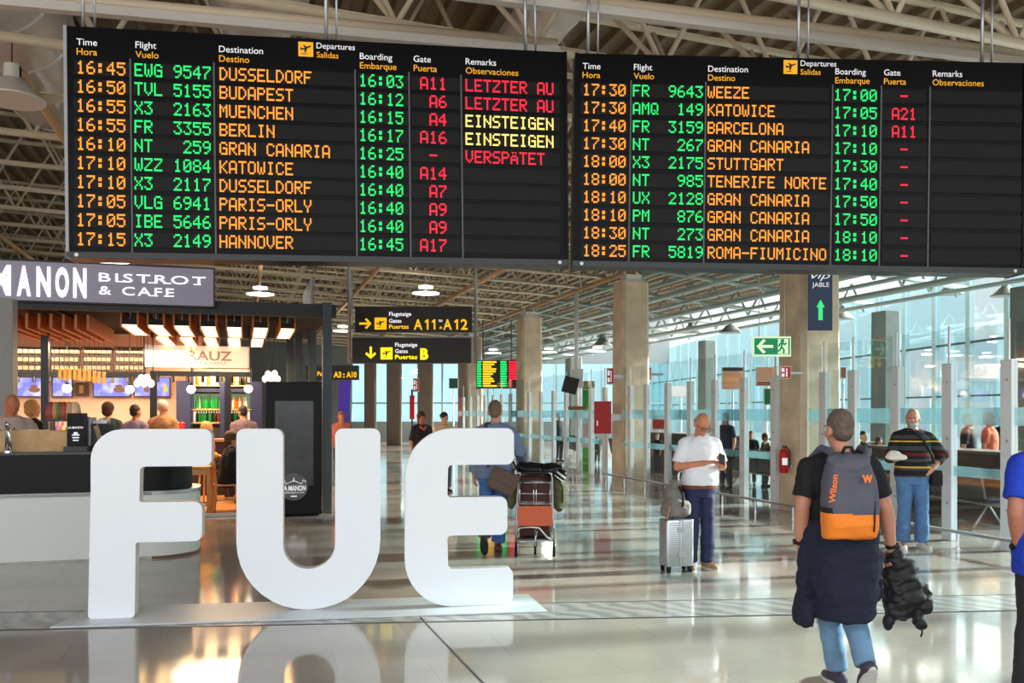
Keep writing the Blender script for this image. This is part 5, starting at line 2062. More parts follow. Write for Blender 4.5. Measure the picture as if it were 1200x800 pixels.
DENIM_L = mat('light blue denim', (110, 146, 178), .8, noise=(7, .22, 5))
DENIM_M = mat('mid blue denim', (84, 122, 170), .8, noise=(7, .2, 5))
DENIM_D = mat('dark blue denim', (34, 42, 78), .8, noise=(7, .22, 5))
NAVY_KNIT = mat('navy knit', (24, 28, 50), .9, noise=(30, .15, 3))
BLACK_COT = mat('black cotton', (20, 20, 24), .85)
GREY_HAIR = mat('grey brown hair', (98, 84, 72), .8, noise=(60, .25, 3))
SILVER_HAIR = mat('silver hair', (160, 152, 146), .8, noise=(60, .2, 3))
BROWN_HAIR = mat('brown hair', (84, 56, 38), .7, noise=(50, .25, 3))
DARK_HAIR = mat('dark hair', (36, 28, 26), .7)
BLOND_HAIR = mat('blond hair', (196, 140, 80), .7, noise=(40, .2, 3))
SOLE_W = mat('white sole', (222, 220, 214), .6)
SOLE_D = mat('dark sole', (46, 44, 44), .7)

# --- man with the backpack, walking away
PX_A, YA_ = 984.0, 5.5
loc = Vector(((PX_A - 600) / FPX * YA_, YA_, 0))
ptA = {'shL': (.19, .0, 1.392), 'shR': (-.19, 0, 1.392), 'elL': (.250, .03, 1.14), 'wrL': (.232, -.05, .90), 'elR': (-.275, .045, 1.13), 'wrR': (-.335, -.01, .875),
       'knL': (.035, -.12, .51), 'anL': (-.03, -.10, .085), 'toeL': (-.02, -.27, .03), 'knR': (-.085, -.03, .49), 'anR': (-.08, .20, .20), 'toeR': (-.085, .10, .045)}
rtA, JA, TA, kA = person('person in black shirt walking away with a grey and orange backpack', loc, pi + .05, 1.715, ptA, w=1.14, belly=.02, lean=.02, skinc=(196, 138, 112),
                         top=dict(m=BLACK_COT, hem=.92, sleeve=.72, inf=.020, fold=.008), bottom=dict(m=DENIM_L, end=.97, cuff=.048, fold=.010, name='jeans'), hairm=GREY_HAIR, hair='short',
                         shoe=(mat('grey trainer', (70, 62, 78), .7), SOLE_W), head=(.03, .12, 0), hands={'L': dict(curl=.55), 'R': dict(curl=1.15)}, arm=1.12, seed=2)
wrist_band(rtA, JA, TA, 'L', BLACK, r=.036)
wrist_band(rtA, JA, TA, 'R', BLACK, 'wristband', r=.036)
# jumper knotted round the hips
g = MB()
rr = []
for i in range(12):
    z = 1.07 - .61 * i / 11
    f = i / 11
    rr.append((z, .208 + .015 * sin(f * 3) - .04 * f * f, .158 + .02 * f, .03 + .02 * f))
g.rings(rr, 30)
g.capsule((.19, .0, 1.0), (.235, -.03, .45), .045, .05).ball((.225, .02, .50), (.05, .07, .10)).capsule((-.2, .05, .85), (-.195, .06, .60), .045, .04)
g.capsule((.20, -.04, .60), (.17, -.03, .43), .05, .04)
g.xf(TA)
organic(g, .010, 'tied_jumper', NAVY_KNIT, rtA, 2, fold=.016, fs=6, seed=4, label='navy jumper knotted round the hips')
q = MB().box(.165, .185, .035, .05, .40, .50)
q.xf(TA)
q.build('jumper_tag', SOLE_W, rtA, label='small white tag on the jumper')
# backpack on his back: local +Y side of the walker
bp = thing('backpack', 'grey backpack with orange base worn by the walking person in black', 'backpack', loc, pi + .05)
BPG = mat('grey nylon', (84, 84, 98), .75, noise=(14, .08, 3))
BPO = mat('orange nylon', (244, 134, 34), .7, noise=(10, .06, 3))
g = MB()
rows = [(.925, .148, .05, .225), (.94, .158, .075, .24), (1.02, .165, .095, .25), (1.14, .166, .098, .25), (1.26, .155, .09, .24), (1.36, .135, .07, .22), (1.42, .10, .05, .205), (1.445, .05, .02, .20)]
g.rings([(z + .05, a, b, y, .045) for z, a, b, y in rows], 30, 3.2)
g.xf(TA)
def bpick(c, n):
    return 1 if c.z < 1.11 + .03 * c.x else (2 if c.x > .175 and c.z < 1.15 else 0)
organic(g, .008, 'pack_body', BPG, bp, 2, fold=.006, fs=6, mats=[BPG, BPO, BLACK_MATT], pick=bpick)
g = MB()
g.capsule((-.055, .23, 1.45), (.145, .23, 1.45), .035, .035).ball((.045, .25, 1.41), (.13, .06, .075))
g.xf(TA)
organic(g, .008, 'top_flap', BPG, bp, 2, fold=.005)
for sg in (1, -1):
    q = MB()
    path = [(sg * .085 + .02, .20, 1.43), (sg * .115 - .01, .115, 1.495), (sg * .125, .02, 1.51), (sg * .14, -.10, 1.44), (sg * .15, -.145, 1.30), (sg * .17, -.10, 1.12), (sg * .18, .08, 1.02)]
    for p0, p1 in zip(path, path[1:]):
        q.capsule(p0, p1, .026, .026, 8)
    q.xf(TA)
    organic(q, .008, 'shoulder_strap', BPG, bp, 2)
q = MB().tube([(.005, .225, 1.48), (.025, .23, 1.525), (.065, .23, 1.525), (.085, .225, 1.48)], .010, 8)
q.xf(TA).build('carry_loop', BLACK_MATT, bp, smooth=True)
q = MB().tube([(-.07, .335, 1.21), (-.065, .345, 1.10), (-.067, .33, 1.03)], .005, 6)
q.xf(TA).build('zip_cord', BLACK_MATT, bp, smooth=True)
# marks: the letter on the flap and the upright lettering at the side
def pack_text(body, hgt, M, m, **kw):
    t = text_mesh(body, hgt, depth=.0, **kw)
    return t.xf(Matrix.Translation((-t.w / 2, 0, -hgt / 2))).xf(M).xf(TA).build('printed_mark', m, bp)
R180 = Matrix.Rotation(pi, 4, 'Z')
ORP = mat('orange print', (250, 120, 40), .6)
pack_text('W', .042, Matrix.Translation((-.015, .358, 1.345)) @ R180 @ Matrix.Rotation(-.12, 4, 'X'), ORP, bold=.06, width=.062)
pack_text('Wilson', .034, Matrix.Translation((.180, .336, 1.285)) @ Matrix.Rotation(-.45, 4, 'Z') @ R180 @ Matrix.Rotation(-pi / 2 + .1, 4, 'Y'), ORP, bold=.03, width=.17)
# jacket held in his right hand
jk = thing('jacket', 'black crumpled jacket carried in the walker\'s lowered hand', 'jacket', loc, pi + .05)
g = MB()
for c, r in (((-.365, -.03, .80), (.06, .06, .07)), ((-.40, -.02, .70), (.11, .09, .13)), ((-.44, -.01, .60), (.12, .10, .12)), ((-.38, 0, .52), (.10, .09, .10)), ((-.50, 0, .60), (.08, .07, .09)),
             ((-.345, 0, .62), (.06, .08, .14)), ((-.53, .01, .53), (.055, .06, .06))):
    g.ball(c, r)
g.capsule((-.47, 0, .60), (-.50, .03, .40), .045, .03).capsule((-.34, .0, .6), (-.30, .02, .40), .05, .025).capsule((-.36, -.02, .85), (-.37, -.02, .75), .035, .05)
g.xf(TA)
organic(g, .009, 'jacket_cloth', mat('black jacket cloth', (17, 17, 20), .6), jk, 2, fold=.022, fs=8, seed=9)
q = MB().tube([(-.50, .03, .41), (-.515, .03, .36), (-.505, .03, .33)], .006, 6)
q.xf(TA).build('cuff_tab', BLACK_MATT, jk, smooth=True)

# --- man in the white shirt with phone
YB_ = 9.72
loc = Vector(((819 - 600) / FPX * YB_, YB_, 0))
ptB = {'elR': (-.262, -.02, 1.135), 'wrR': (-.02, -.235, 1.195), 'elL': (.285, .02, 1.13), 'wrL': (.185, -.245, 1.175), 'knL': (.095, -.02, .5), 'knR': (-.08, -.01, .5), 'anL': (.11, .03, .085), 'anR': (-.09, .03, .085),
       'toeL': (.15, -.13, .03), 'toeR': (-.12, -.14, .03)}
WHITE_SHIRT = mat('white cotton shirt', (232, 234, 240), .8)
rtB, JB, TB_, kB = person('balding person in white shirt looking down at a phone beside a silver suitcase', loc, .18, 1.71, ptB, w=1.04, belly=.05, lean=.05, skinc=(204, 136, 104),
                          top=dict(m=WHITE_SHIRT, hem=.935, sleeve=.8, inf=.020, fold=.008, collar=WHITE_SHIRT, buttons=True), bottom=dict(m=DENIM_D, waist=.945, belt=mat('brown leather', (120, 62, 34), .5), end=1.0, cuff=.058, fold=.010),
                          hairm=mat('cropped grey hair', (150, 126, 110), .8), hair='fringe', shoe=(mat('tan suede shoe', (164, 142, 112), .8), SOLE_W), head=(.62, .12, 0), glasses=True,
                          hands={'R': dict(d=(.8, -.45, .1), t=(.2, 0, 1), n=(.3, .2, -.9), curl=.45), 'L': dict(d=(-.45, -.55, .45), t=(-.1, .6, .8), n=(-.6, .3, .3), curl=.8)}, arm=1.05, seed=5)
ph = thing('mobile_phone', 'dark phone held by the balding person in white shirt', 'phone', loc, .18)
q = box(-.037, .037, -.005, .005, -.075, .075)
M = TB_ @ Matrix.Translation((.125, -.345, 1.235)) @ Matrix.Rotation(.35, 4, 'Y') @ Matrix.Rotation(-.75, 4, 'X')
q.xf(M).build('phone_case', BLACK, ph, bevel=.003)
box(-.033, .033, .0052, .0058, -.07, .07).xf(M).build('phone_screen', mat('phone glass', (40, 44, 52), .1), ph)

# silver suitcase
u = 9.55 / FPX
loc = Vector(((793.5 - 600) * u, 9.60, 0))
sc_ = thing('suitcase', 'silver ribbed wheeled suitcase standing by the person in the white shirt', 'suitcase', loc, .25)
ALS = mat('brushed aluminium shell', (196, 202, 206), .28, metal=.75)
w2, d2, z0, z1 = .158, .11, .065, .56
MB().slab(rounded([(-w2, -d2, .03), (w2, -d2, .03), (w2, d2, .03), (-w2, d2, .03)], 5), z0, z1).build('case_shell', ALS, sc_, bevel=.012, smooth='auto')
for sg in (-1, 1):
    q = MB()
    for i in range(20):
        z = z0 + .035 + i * (z1 - z0 - .07) / 19
        for x0_, x1_ in ((-w2 + .03, -.02), (.03, w2 - .03)):
            q.cyl((x0_, sg * d2, z), (x1_, sg * d2, z), .0048, n=6)
    q.build('shell_rib', ALS, sc_)
q = MB()
for x in (-.008, .022):
    q.box(x - .004, x + .004, -d2 - .006, -d2 + .01, z0, z1)
q.build('seam_frame', STEEL, sc_)
for z in (z0 + .1, z1 - .13):
    box(-.03, .045, -d2 - .014, -d2, z, z + .05).build('latch', STEEL, sc_, bevel=.003)
for x in (-1, 1):
    for y in (-1, 1):
        c = thing('x', 'x', 'x') if False else None
        wv2 = MB().cyl((x * (w2 - .035) - .012, y * (d2 - .03), .03), (x * (w2 - .035) + .012, y * (d2 - .03), .03), .03, n=16)
        wv2.build('wheel', RUBBER, sc_, smooth='auto')
        MB().box(x * (w2 - .035) - .02, x * (w2 - .035) + .02, y * (d2 - .03) - .014, y * (d2 - .03) + .014, .045, .07).build('wheel_fork', BLACK, sc_)
q = MB().tube([(.115, .07, z1), (.115, .07, 1.03), (.100, .07, 1.06), (.03 + .045, .07, 1.06), (.06, .07, 1.03), (.06, .07, z1)], .011, 8)
q.build('pull_handle', CHROME, sc_, smooth=True)
MB().tube([(-.05, 0, z1), (-.04, 0, z1 + .022), (.05, 0, z1 + .022), (.06, 0, z1)], .009, 8).build('top_handle', BLACK, sc_, smooth=True)
gb = thing('rucksack', 'slumped grey rucksack resting on the silver suitcase', 'backpack', loc + Vector((0, 0, .575)), .25)
g = MB().ball((-.02, -.01, .12), (.15, .10, .125)).ball((-.03, 0, .24), (.105, .085, .10)).ball((-.06, 0, .07), (.12, .10, .07)).ball((.06, -.01, .10), (.10, .09, .10)).capsule((-.03, 0, .30), (-.02, 0, .36), .055, .045)
g.v = [(x, y, max(z, .002)) for x, y, z in g.v]
organic(g, .008, 'sack_body', mat('warm grey canvas', (126, 122, 118), .85), gb, 2, fold=.014, fs=9, seed=6)
MB().tube([(-.12, -.09, .22), (-.14, -.12, .1), (-.15, -.1, .03), (-.17, -.09, -.03)], .010, 8).build('strap', mat('reddish strap', (150, 96, 76), .7), gb, smooth=True)
MB().tube([(.0, -.07, .34), (.03, -.11, .25), (.02, -.12, .12)], .013, 8).build('strap', BLACK_MATT, gb, smooth=True)

# --- man in the striped sweater by the glass
def stripe_mat():
    m = bpy.data.materials.new('striped knit')
    m.use_nodes = True
    n, l = m.node_tree.nodes, m.node_tree.links
    b = n['Principled BSDF']
    b.inputs['Roughness'].default_value = .9
    tc = n.new('ShaderNodeTexCoord')
    sp = n.new('ShaderNodeSeparateXYZ')
    l.new(tc.outputs['Object'], sp.inputs[0])
    mr = n.new('ShaderNodeMapRange')
    mr.inputs['From Min'].default_value = .85
    mr.inputs['From Max'].default_value = 1.5
    l.new(sp.outputs['Z'], mr.inputs['Value'])
    rp = n.new('ShaderNodeValToRGB')
    rp.color_ramp.interpolation = 'CONSTANT'
    bl, gy, ye, rd = lin((24, 22, 24)), lin((66, 66, 68)), lin((222, 176, 66)), lin((110, 22, 26))
    st = [(0, gy), (.10, bl), (.20, gy), (.245, ye), (.275, bl), (.36, gy), (.42, bl), (.47, rd), (.535, bl), (.58, gy), (.66, bl), (.735, ye), (.765, bl), (.80, gy), (.87, bl)]
    el = rp.color_ramp.elements
    el[0].position, el[0].color = st[0]
    el[1].position, el[1].color = st[-1]
    for p_, c_ in st[1:-1]:
        e_ = el.new(p_)
        e_.color = c_
    l.new(mr.outputs[0], rp.inputs[0])
    l.new(rp.outputs[0], b.inputs['Base Color'])
    return m
YC_ = 11.25
loc = Vector(((1069 - 600) / FPX * YC_, YC_, 0))
ptC = {'elR': (-.275, -.02, 1.13), 'wrR': (-.235, -.25, 1.13), 'elL': (.385, .06, 1.17), 'wrL': (.215, -.10, 1.0), 'knL': (.11, -.02, .5), 'anL': (.12, .03, .085), 'knR': (-.10, -.02, .5), 'anR': (-.115, .0, .085),
       'toeL': (.17, -.13, .03), 'toeR': (-.14, -.18, .03)}
rtC, JC, TC, kC = person('grey bearded person in striped sweater and jeans standing against the glass', loc, -.15, 1.75, ptC, w=1.08, belly=.05, skinc=(202, 148, 122),
                         top=dict(m=stripe_mat(), hem=.90, sleeve=1.55, inf=.022, fold=.008, collar=mat('red collar', (150, 24, 28), .8), name='sweater'), bottom=dict(m=DENIM_M, end=1.0, cuff=.068, inf=.018, fold=.010, name='jeans'),
                         hairm=SILVER_HAIR, hair='fringe', beard=SILVER_HAIR, shoe=(mat('white trainer', (226, 222, 216), .6), SOLE_W), head=(.05, -.28, .06), arm=1.1, seed=8,
                         hands={'R': dict(d=(-.5, -.8, .1), t=(-.3, .3, 1), n=(.4, -.1, -.9), curl=.6), 'L': dict(d=(-.75, -.35, -.5), t=(-.2, -.3, .9), n=(-.1, .9, 0), curl=.3)})
cp = thing('white_cloth', 'white folded cap or cloth held out by the bearded person in stripes', 'cloth', loc, -.15)
g = MB().ball((-.29, -.36, 1.155), (.125, .07, .04)).ball((-.31, -.36, 1.18), (.09, .055, .055)).ball((-.22, -.37, 1.15), (.06, .05, .03))
g.xf(TC)
organic(g, .008, 'cloth_fold', mat('cream white cloth', (236, 232, 218), .8), cp, 2, fold=.006, fs=9)
cb = thing('camera_bag', 'black camera bag hanging at the hip of the bearded person in stripes', 'bag', loc, -.15)
g = MB().box(.20, .34, -.10, .06, .78, .98)
g.xf(TC)
g.build('bag_body', BLACK_MATT, cb, bevel=.025, seg=3)
q = MB().box(.215, .325, -.115, -.10, .80, .90)
q.xf(TC).build('front_pocket', BLACK_MATT, cb, bevel=.006)
q = MB().ball((.335, -.06, .92), (.02, .03, .02))
q.xf(TC).build('red_tag', RED, cb)
q = MB()
path = [(.27, .0, .98), (.20, -.155, 1.15), (.09, -.15, 1.36), (-.03, -.07, 1.487), (-.09, .03, 1.49), (-.05, .13, 1.36), (.13, .16, 1.12), (.27, .03, .98)]
q.tube(path, .014, 8)
q.xf(TC).build('shoulder_strap', BLACK_MATT, cb, smooth=True)

# --- man pushing the trolley
YD_ = 10.85
loc = Vector(((580 - 600) / FPX * YD_, YD_, 0))
ptD = {'elL': (.235, .06, 1.14), 'wrL': (.245, -.02, .90), 'elR': (-.295, .03, 1.17), 'wrR': (-.30, -.26, 1.03), 'knL': (.10, .02, .49), 'anL': (.10, .25, .21), 'toeL': (.10, .16, .05),
       'knR': (-.06, -.09, .50), 'anR': (-.03, -.06, .085), 'toeR': (-.03, -.23, .03)}
rtD, JD, TD, kD = person('person in blue-grey shirt and jeans walking away, pushing a luggage trolley', loc, pi - .06, 1.84, ptD, w=1.12, lean=.04, skinc=(206, 150, 124),
                         top=dict(m=mat('blue grey shirt cloth', (112, 128, 160), .8, noise=(6, .08)), hem=.86, sleeve=1.85, inf=.028, fold=.010, collar=mat('blue grey shirt cloth', (112, 128, 160)), flare=.05),
                         bottom=dict(m=mat('blue denim', (64, 112, 176), .8, noise=(7, .2, 5)), end=.93, cuff=.062, fold=.010, name='jeans'), hairm=mat('sandy grey hair', (112, 92, 72), .8, noise=(60, .2, 3)), hair='short',
                         shoe=(mat('brown leather shoe', (104, 60, 44), .5), SOLE_D), head=(.02, .05, 0), hands={'R': dict(curl=1.2, n=(0, 0, -1), t=(1, 0, 0), d=(0, -1, 0)), 'L': dict(curl=.5)}, seed=11)
q = MB().tube([(.10, .10, 1.40), (.10, .03, 1.49), (.10, -.08, 1.44)], .014, 8)
q.xf(TD).build('brace_strap', mat('dark red brace', (70, 24, 34), .7), rtD, smooth=True)
sb = thing('shoulder_bag', 'brown leather shoulder bag slung behind the trolley pusher', 'bag', loc, pi - .06)
g = MB().box(-.26, .06, .0, .10, -.13, .13)
g.xf(Matrix.Translation((-.02, .17, .88)) @ Matrix.Rotation(-.42, 4, 'Y'))
g.xf(TD)
BROWNL = mat('brown bag leather', (92, 70, 60), .55, noise=(6, .12))
g.build('bag_body', BROWNL, sb, bevel=.03, seg=3)
g = MB().box(-.26, .06, .10, .112, -.02, .13)
g.xf(Matrix.Translation((-.02, .17, .88)) @ Matrix.Rotation(-.42, 4, 'Y'))
g.xf(TD).build('bag_flap', BROWNL, sb, bevel=.004)
q = MB().tube([(.06, .20, 1.0), (.10, .17, 1.30), (.08, .05, 1.50), (-.02, -.1, 1.44), (-.18, -.14, 1.1), (-.24, .0, .98), (-.22, .17, .95)], .014, 8)
q.xf(TD).build('shoulder_strap', BROWNL, sb, smooth=True)

# luggage trolley in front of him
u = 10.6 / FPX
locT = Vector(((627 - 600) * u, 10.62, 0))
tr = thing('luggage_trolley', 'chrome luggage trolley with wire basket and orange plate, loaded with bags', 'trolley', locT, -.04)
hw = .225
for sg in (-1, 1):
    MB().tube([(sg * hw, -.02, .11), (sg * (hw - .01), -.02, .45), (sg * (hw - .025), -.03, .93), (sg * (hw - .04), -.08, .985), (sg * (hw - .1), -.09, .99)], .0135, 10).build('side_upright', CHROME, tr, smooth=True)
    MB().tube([(sg * hw, -.02, .17), (sg * (hw - .02), .35, .16), (sg * .12, .80, .15)], .014, 10).build('base_rail', CHROME, tr, smooth=True)
    w_ = MB().cyl((sg * hw - .016, -.04, .055), (sg * hw + .016, -.04, .055), .055, n=20).build('wheel', RUBBER, tr, smooth='auto')
    q = MB()
    for x in (-.022, .022):
        q.box(sg * hw + x - .003, sg * hw + x + .003, -.06, -.01, .045, .14)
    q.build('wheel_fork', STEEL, w_)
w_ = MB().cyl((-.016, .72, .05), (.016, .72, .05), .05, n=20).build('wheel', RUBBER, tr, smooth='auto')
MB().box(-.02, .02, .69, .75, .05, .15).build('wheel_fork', STEEL, w_)
w_ = MB().cyl((-.013, .10, .05), (.013, .10, .05), .05, n=20).build('wheel', RUBBER, tr, smooth='auto')
MB().tube([(0, .10, .05), (0, .09, .2), (0, .05, .30)], .013, 8).build('wheel_fork', STEEL, w_)
MB().cyl((-hw + .06, -.09, .99), (hw - .06, -.09, .99), .017, n=12).build('push_handle', BLACK, tr, smooth=True)
q = MB()
for z in (.87, .74, .62):
    q.cyl((-hw + .02, -.03, z), (hw - .02, -.03, z), .007, n=8)
for x in (-hw + .045, -.015, .015, hw - .045):
    q.cyl((x, -.03, .60), (x, -.03, .87), .007, n=8)
for x in (-hw + .03, hw - .03):
    q.cyl((x, -.03, .87), (x, .18, .87), .007, n=8).cyl((x, .18, .6), (x, .18, .87), .007, n=8)
q.cyl((-hw + .03, .18, .87), (hw - .03, .18, .87), .007, n=8).cyl((-hw + .03, .18, .62), (hw - .03, .18, .62), .007, n=8)
q.build('wire_basket', CHROME, tr, smooth=True)
MB().prism(ccw(rounded([(-hw + .02, .36, .03), (hw - .02, .36, .03), (hw - .02, .595, .03), (-hw + .02, .595, .03)], 5)), -.045, -.032).build('orange_plate', mat('orange plate', (222, 104, 66), .5), tr, bevel=.003)
MB().tube([(-hw + .01, -.02, .27), (-hw + .05, -.02, .335), (-.05, -.02, .345), (.05, -.02, .335), (hw - .08, .02, .22), (hw - .02, -.02, .19)], .014, 8).tube([(-hw, -.02, .17), (0, -.02, .17), (.02, -.02, .30)], .011, 8).build('cross_brace', CHROME, tr, smooth=True)
box(-.20, .20, .05, .82, .165, .18).build('load_deck', STEEL, tr)
box(-.20, .20, .76, .79, .18, .40).build('front_lip', BLACK, tr)
def bag(name, label, cat, balls, m, fold=.01, boxy=None, detail=None):
    rt = thing(name, label, cat, locT, -.04)
    if boxy:
        boxy.build('case_body', m, rt, bevel=.03, seg=3)
    else:
        g = MB()
        for c, r in balls:
            g.ball(c, r)
        organic(g, .010, 'bag_body', m, rt, 2, fold=fold, fs=8, seed=len(label))
    if detail:
        detail(rt)
    return rt
bag('suitcase', 'dark brown suitcase standing in the luggage trolley', 'suitcase', None, mat('dark brown case', (86, 46, 38), .6), boxy=box(-.19, .19, .22, .5, .19, .93),
    detail=lambda r: MB().tube([(-.06, .36, .93), (-.05, .36, .965), (.05, .36, .965), (.06, .36, .93)], .01, 8).build('handle', BLACK, r, smooth=True))
bag('duffel_bag', 'black shiny bag lying across the top of the luggage trolley', 'bag', [((-.02, .20, 1.02), (.22, .15, .075)), ((.2, .12, 1.01), (.14, .11, .085)), ((.30, .06, .95), (.085, .08, .07)), ((-.14, .18, 1.03), (.1, .1, .07))],
    mat('black shiny nylon', (18, 18, 20), .3), .014, detail=lambda r: MB().tube([(.26, -.03, 1.0), (.31, -.04, .96), (.36, .0, .92)], .012, 8).tube([(.23, -.02, .96), (.28, -.04, .92), (.34, -.02, .88)], .008, 8).build('white_stripe', SOLE_W, r, smooth=True))
bag('holdall', 'olive green holdall hanging over the right side of the luggage trolley', 'bag', [((.30, .22, .70), (.085, .16, .17)), ((.28, .22, .85), (.075, .15, .13)), ((.29, .2, .60), (.07, .13, .10))], mat('olive canvas', (104, 104, 70), .8), .012,
    detail=lambda r: MB().tube([(.26, .08, .95), (.33, .07, .8), (.33, .07, .62)], .012, 8).build('strap', mat('olive strap', (70, 72, 48), .8), r, smooth=True))
bag('holdall', 'small olive green bag on the left side of the luggage trolley beside the pusher', 'bag', [((-.29, .25, .66), (.06, .14, .13)), ((-.28, .25, .76), (.05, .12, .10))], mat('olive canvas', (104, 104, 70), .8), .010)

# --- person in blue at the edge of the view
YE_ = 5.0
loc = Vector((3.005, YE_, 0))
ptE = {'elL': (.235, .04, 1.14), 'wrL': (.165, -.03, .925), 'knL': (.03, -.12, .5), 'anL': (.0, -.22, .085), 'toeL': (.0, -.39, .03), 'knR': (-.1, .0, .5), 'anR': (-.1, .1, .085), 'toeR': (-.1, -.07, .03)}
rtE, JE, TE, kE = person('person in bright blue shirt cut off by the edge of the view', loc, pi + .1, 1.76, ptE, w=1.08, skinc=(186, 122, 98), top=dict(m=mat('bright blue cotton', (24, 60, 190), .8), hem=.80, sleeve=.70, inf=.022, fold=.009),
                         bottom=dict(m=mat('charcoal cloth', (46, 44, 46), .8), end=.97, cuff=.05), hairm=GREY_HAIR, hair='short', shoe=(BLACK_MATT, SOLE_D), arm=1.02, seed=13, hands={'L': dict(curl=.5)})
wrist_band(rtE, JE, TE, 'L', BLACK, r=.036)


# --- people further off
def far_person(label, px, head_py, Y, rz, colt, colb, hairm, hair, H=None, sleeve=.75, skinc=(206, 150, 122), z0=0.0, pose=None, head=(0, 0, 0), seed=0, inf=.022, **kw):
    Hh = CAMH - (head_py - HORY) / FPX * Y - z0 if H is None else H
    loc = Vector(((px - 600) / FPX * Y, Y, z0))
    rt, J, T2, k = person(label, loc, rz, Hh, pose, skinc=skinc, top=dict(m=mat('cloth %d %d %d' % colt, colt, .85), hem=.86, sleeve=sleeve, inf=inf, fold=.008),
                          bottom=dict(m=mat('cloth %d %d %d' % colb, colb, .85), end=.97), hairm=hairm, hair=hair, shoe=(BLACK_MATT, SOLE_D), head=head, vox=.015, gv=.016, seed=seed, **kw)
    return rt, J, T2, loc
SITZ = {}
def sit_pose(h=.50):
    d = {}
    for sd, sg in (('L', 1), ('R', -1)):
        d['hip' + sd] = (sg * .09, 0, h)
        d['kn' + sd] = (sg * .11, -.44, h + .01)
        d['an' + sd] = (sg * .11, -.42, .085)
        d['toe' + sd] = (sg * .12, -.58, .03)
        d['el' + sd] = (sg * .24, -.02, 1.15)
        d['wr' + sd] = (sg * .12, -.26, 1.08)
    return d
r_, J_, T_, l_c = far_person('person with bushy dark hair in black jacket and red scarf behind the letter E', 494, 474, 19.5, .5, (26, 26, 34), (50, 50, 60), mat('auburn dark hair', (74, 40, 28), .8), 'bushy', sleeve=1.0, skinc=(170, 104, 84), seed=20, H=1.70)
g = MB().tube([(.07, .02, 1.47), (.0, .08, 1.49), (-.07, .02, 1.47), (-.06, -.09, 1.42), (0, -.13, 1.36), (.06, -.09, 1.42), (.07, .02, 1.47)], .03, 8)
g.xf(T_).build('scarf', mat('coral scarf', (206, 84, 80), .8), r_, smooth=True)
r_, J_, T_, l_c = far_person('person with hair tied up in cream top and dark shoulder strap behind the letter E', 520.5, 476, 19.2, .35, (206, 186, 156), (60, 56, 60), DARK_HAIR, 'bun', sleeve=1.8, skinc=(206, 142, 112), head=(.1, .4, 0), seed=21, H=1.70)
q = MB().tube([(-.14, .0, 1.47), (-.02, -.15, 1.25), (.14, -.16, 1.02)], .012, 6)
q.xf(T_).build('strap', BLACK_MATT, r_, smooth=True)
far_person('person with long reddish hair in a salmon top beside the bistro column', 400, 470, 21, .1, (184, 104, 84), (60, 50, 50), mat('reddish blond hair', (150, 92, 58), .8), 'long', sleeve=1.6, skinc=(206, 140, 112), seed=22, H=1.72)

# bistro people
def bis(px, t):
    k_ = (px - 600) / FPX
    return t / (BC - BS * k_)
r_, J_, T_, l_c = far_person('bald person in a pale polo shirt with lanyard behind the oak panel', 13, 461, bis(13, 13.0), .5, (200, 176, 166), (60, 50, 50), None, 'short', skinc=(196, 118, 84), head=(.5, .3, 0), seed=30, belly=.03, w=1.1,
                              pose={'elL': (.30, -.05, 1.14), 'wrL': (.2, -.3, 1.05)})
q = MB().tube([(-.07, .0, 1.49), (-.03, -.15, 1.33), (0, -.17, 1.24), (.03, -.15, 1.33), (.07, .0, 1.49)], .009, 6)
q.xf(T_).build('lanyard', BLACK_MATT, r_, smooth=True)
r_, J_, T_, l_c = far_person('blond person in black with a lime yellow sash behind the counter', 39, 470, bis(39, 15.6), 2.6, (26, 22, 22), (30, 30, 34), BLOND_HAIR, 'bushy', sleeve=.6, z0=.03, seed=31)
q = MB().capsule((-.16, .06, 1.38), (-.20, .10, 1.08), .05, .06)
q.xf(T_)
organic(q, .015, 'yellow_sash', mat('lime yellow cloth', (190, 206, 50), .8), r_, 1)
far_person('person with dark curly hair in a dark teal shirt at the service counter', 127, 472, bis(127, 17.4), pi, (36, 58, 62), (40, 40, 46), mat('dark auburn hair', (66, 36, 28), .8), 'bushy', sleeve=.6, z0=.03, seed=32)
far_person('person with dark hair in a lavender shirt reaching towards the counter', 159, 474, bis(159, 16.8), pi - .3, (150, 130, 156), (70, 66, 80), DARK_HAIR, 'short', sleeve=.7, z0=.03, seed=33, skinc=(200, 128, 100),
           pose={'elL': (.38, -.15, 1.25), 'wrL': (.5, -.36, 1.12)})
far_person('person in a brown tan jacket and pale cap seen from behind in the bistro', 191, 469, bis(191, 16.9), pi - .1, (176, 126, 82), (90, 80, 70), mat('pale cap cloth', (216, 190, 168), .8), 'cap', sleeve=1.9, z0=.03, seed=34, inf=.035, w=1.05)
far_person('person with short dark hair in a mauve top near the bottle bar, hunched', 288, 475, bis(288, 17.2), pi + .7, (116, 92, 100), (50, 46, 50), DARK_HAIR, 'short', sleeve=1.8, z0=.03, seed=35, inf=.03, lean=.2, head=(.3, 0, 0))
sp = sit_pose(.72)
r_, J_, T_, l_c = far_person('blond person in yellow and red clothes seated behind the letter F', 243, 495, bis(243, 17.5), 1.9, (226, 176, 40), (60, 50, 60), BLOND_HAIR, 'long', sleeve=1.6, z0=.03, seed=36, H=1.70, pose=sp)
q = MB().rings([(z, a + .03, b + .032, c - .004) for z, a, b, c in [ring_at(zz_, 1, 0, 0, 0) for zz_ in (.95, 1.05, 1.15, 1.25, 1.33)]], 20)
q.xf(T_)
organic(q, .016, 'red_waistcoat', mat('red cloth', (196, 26, 24), .8), r_, 1)
s_, _ = hit(240, 500, 16.3)
st = thing('bar_stool', 'tall wooden stool under the seated blond person in yellow', 'stool', (l_c.x, l_c.y, .03), BETA)
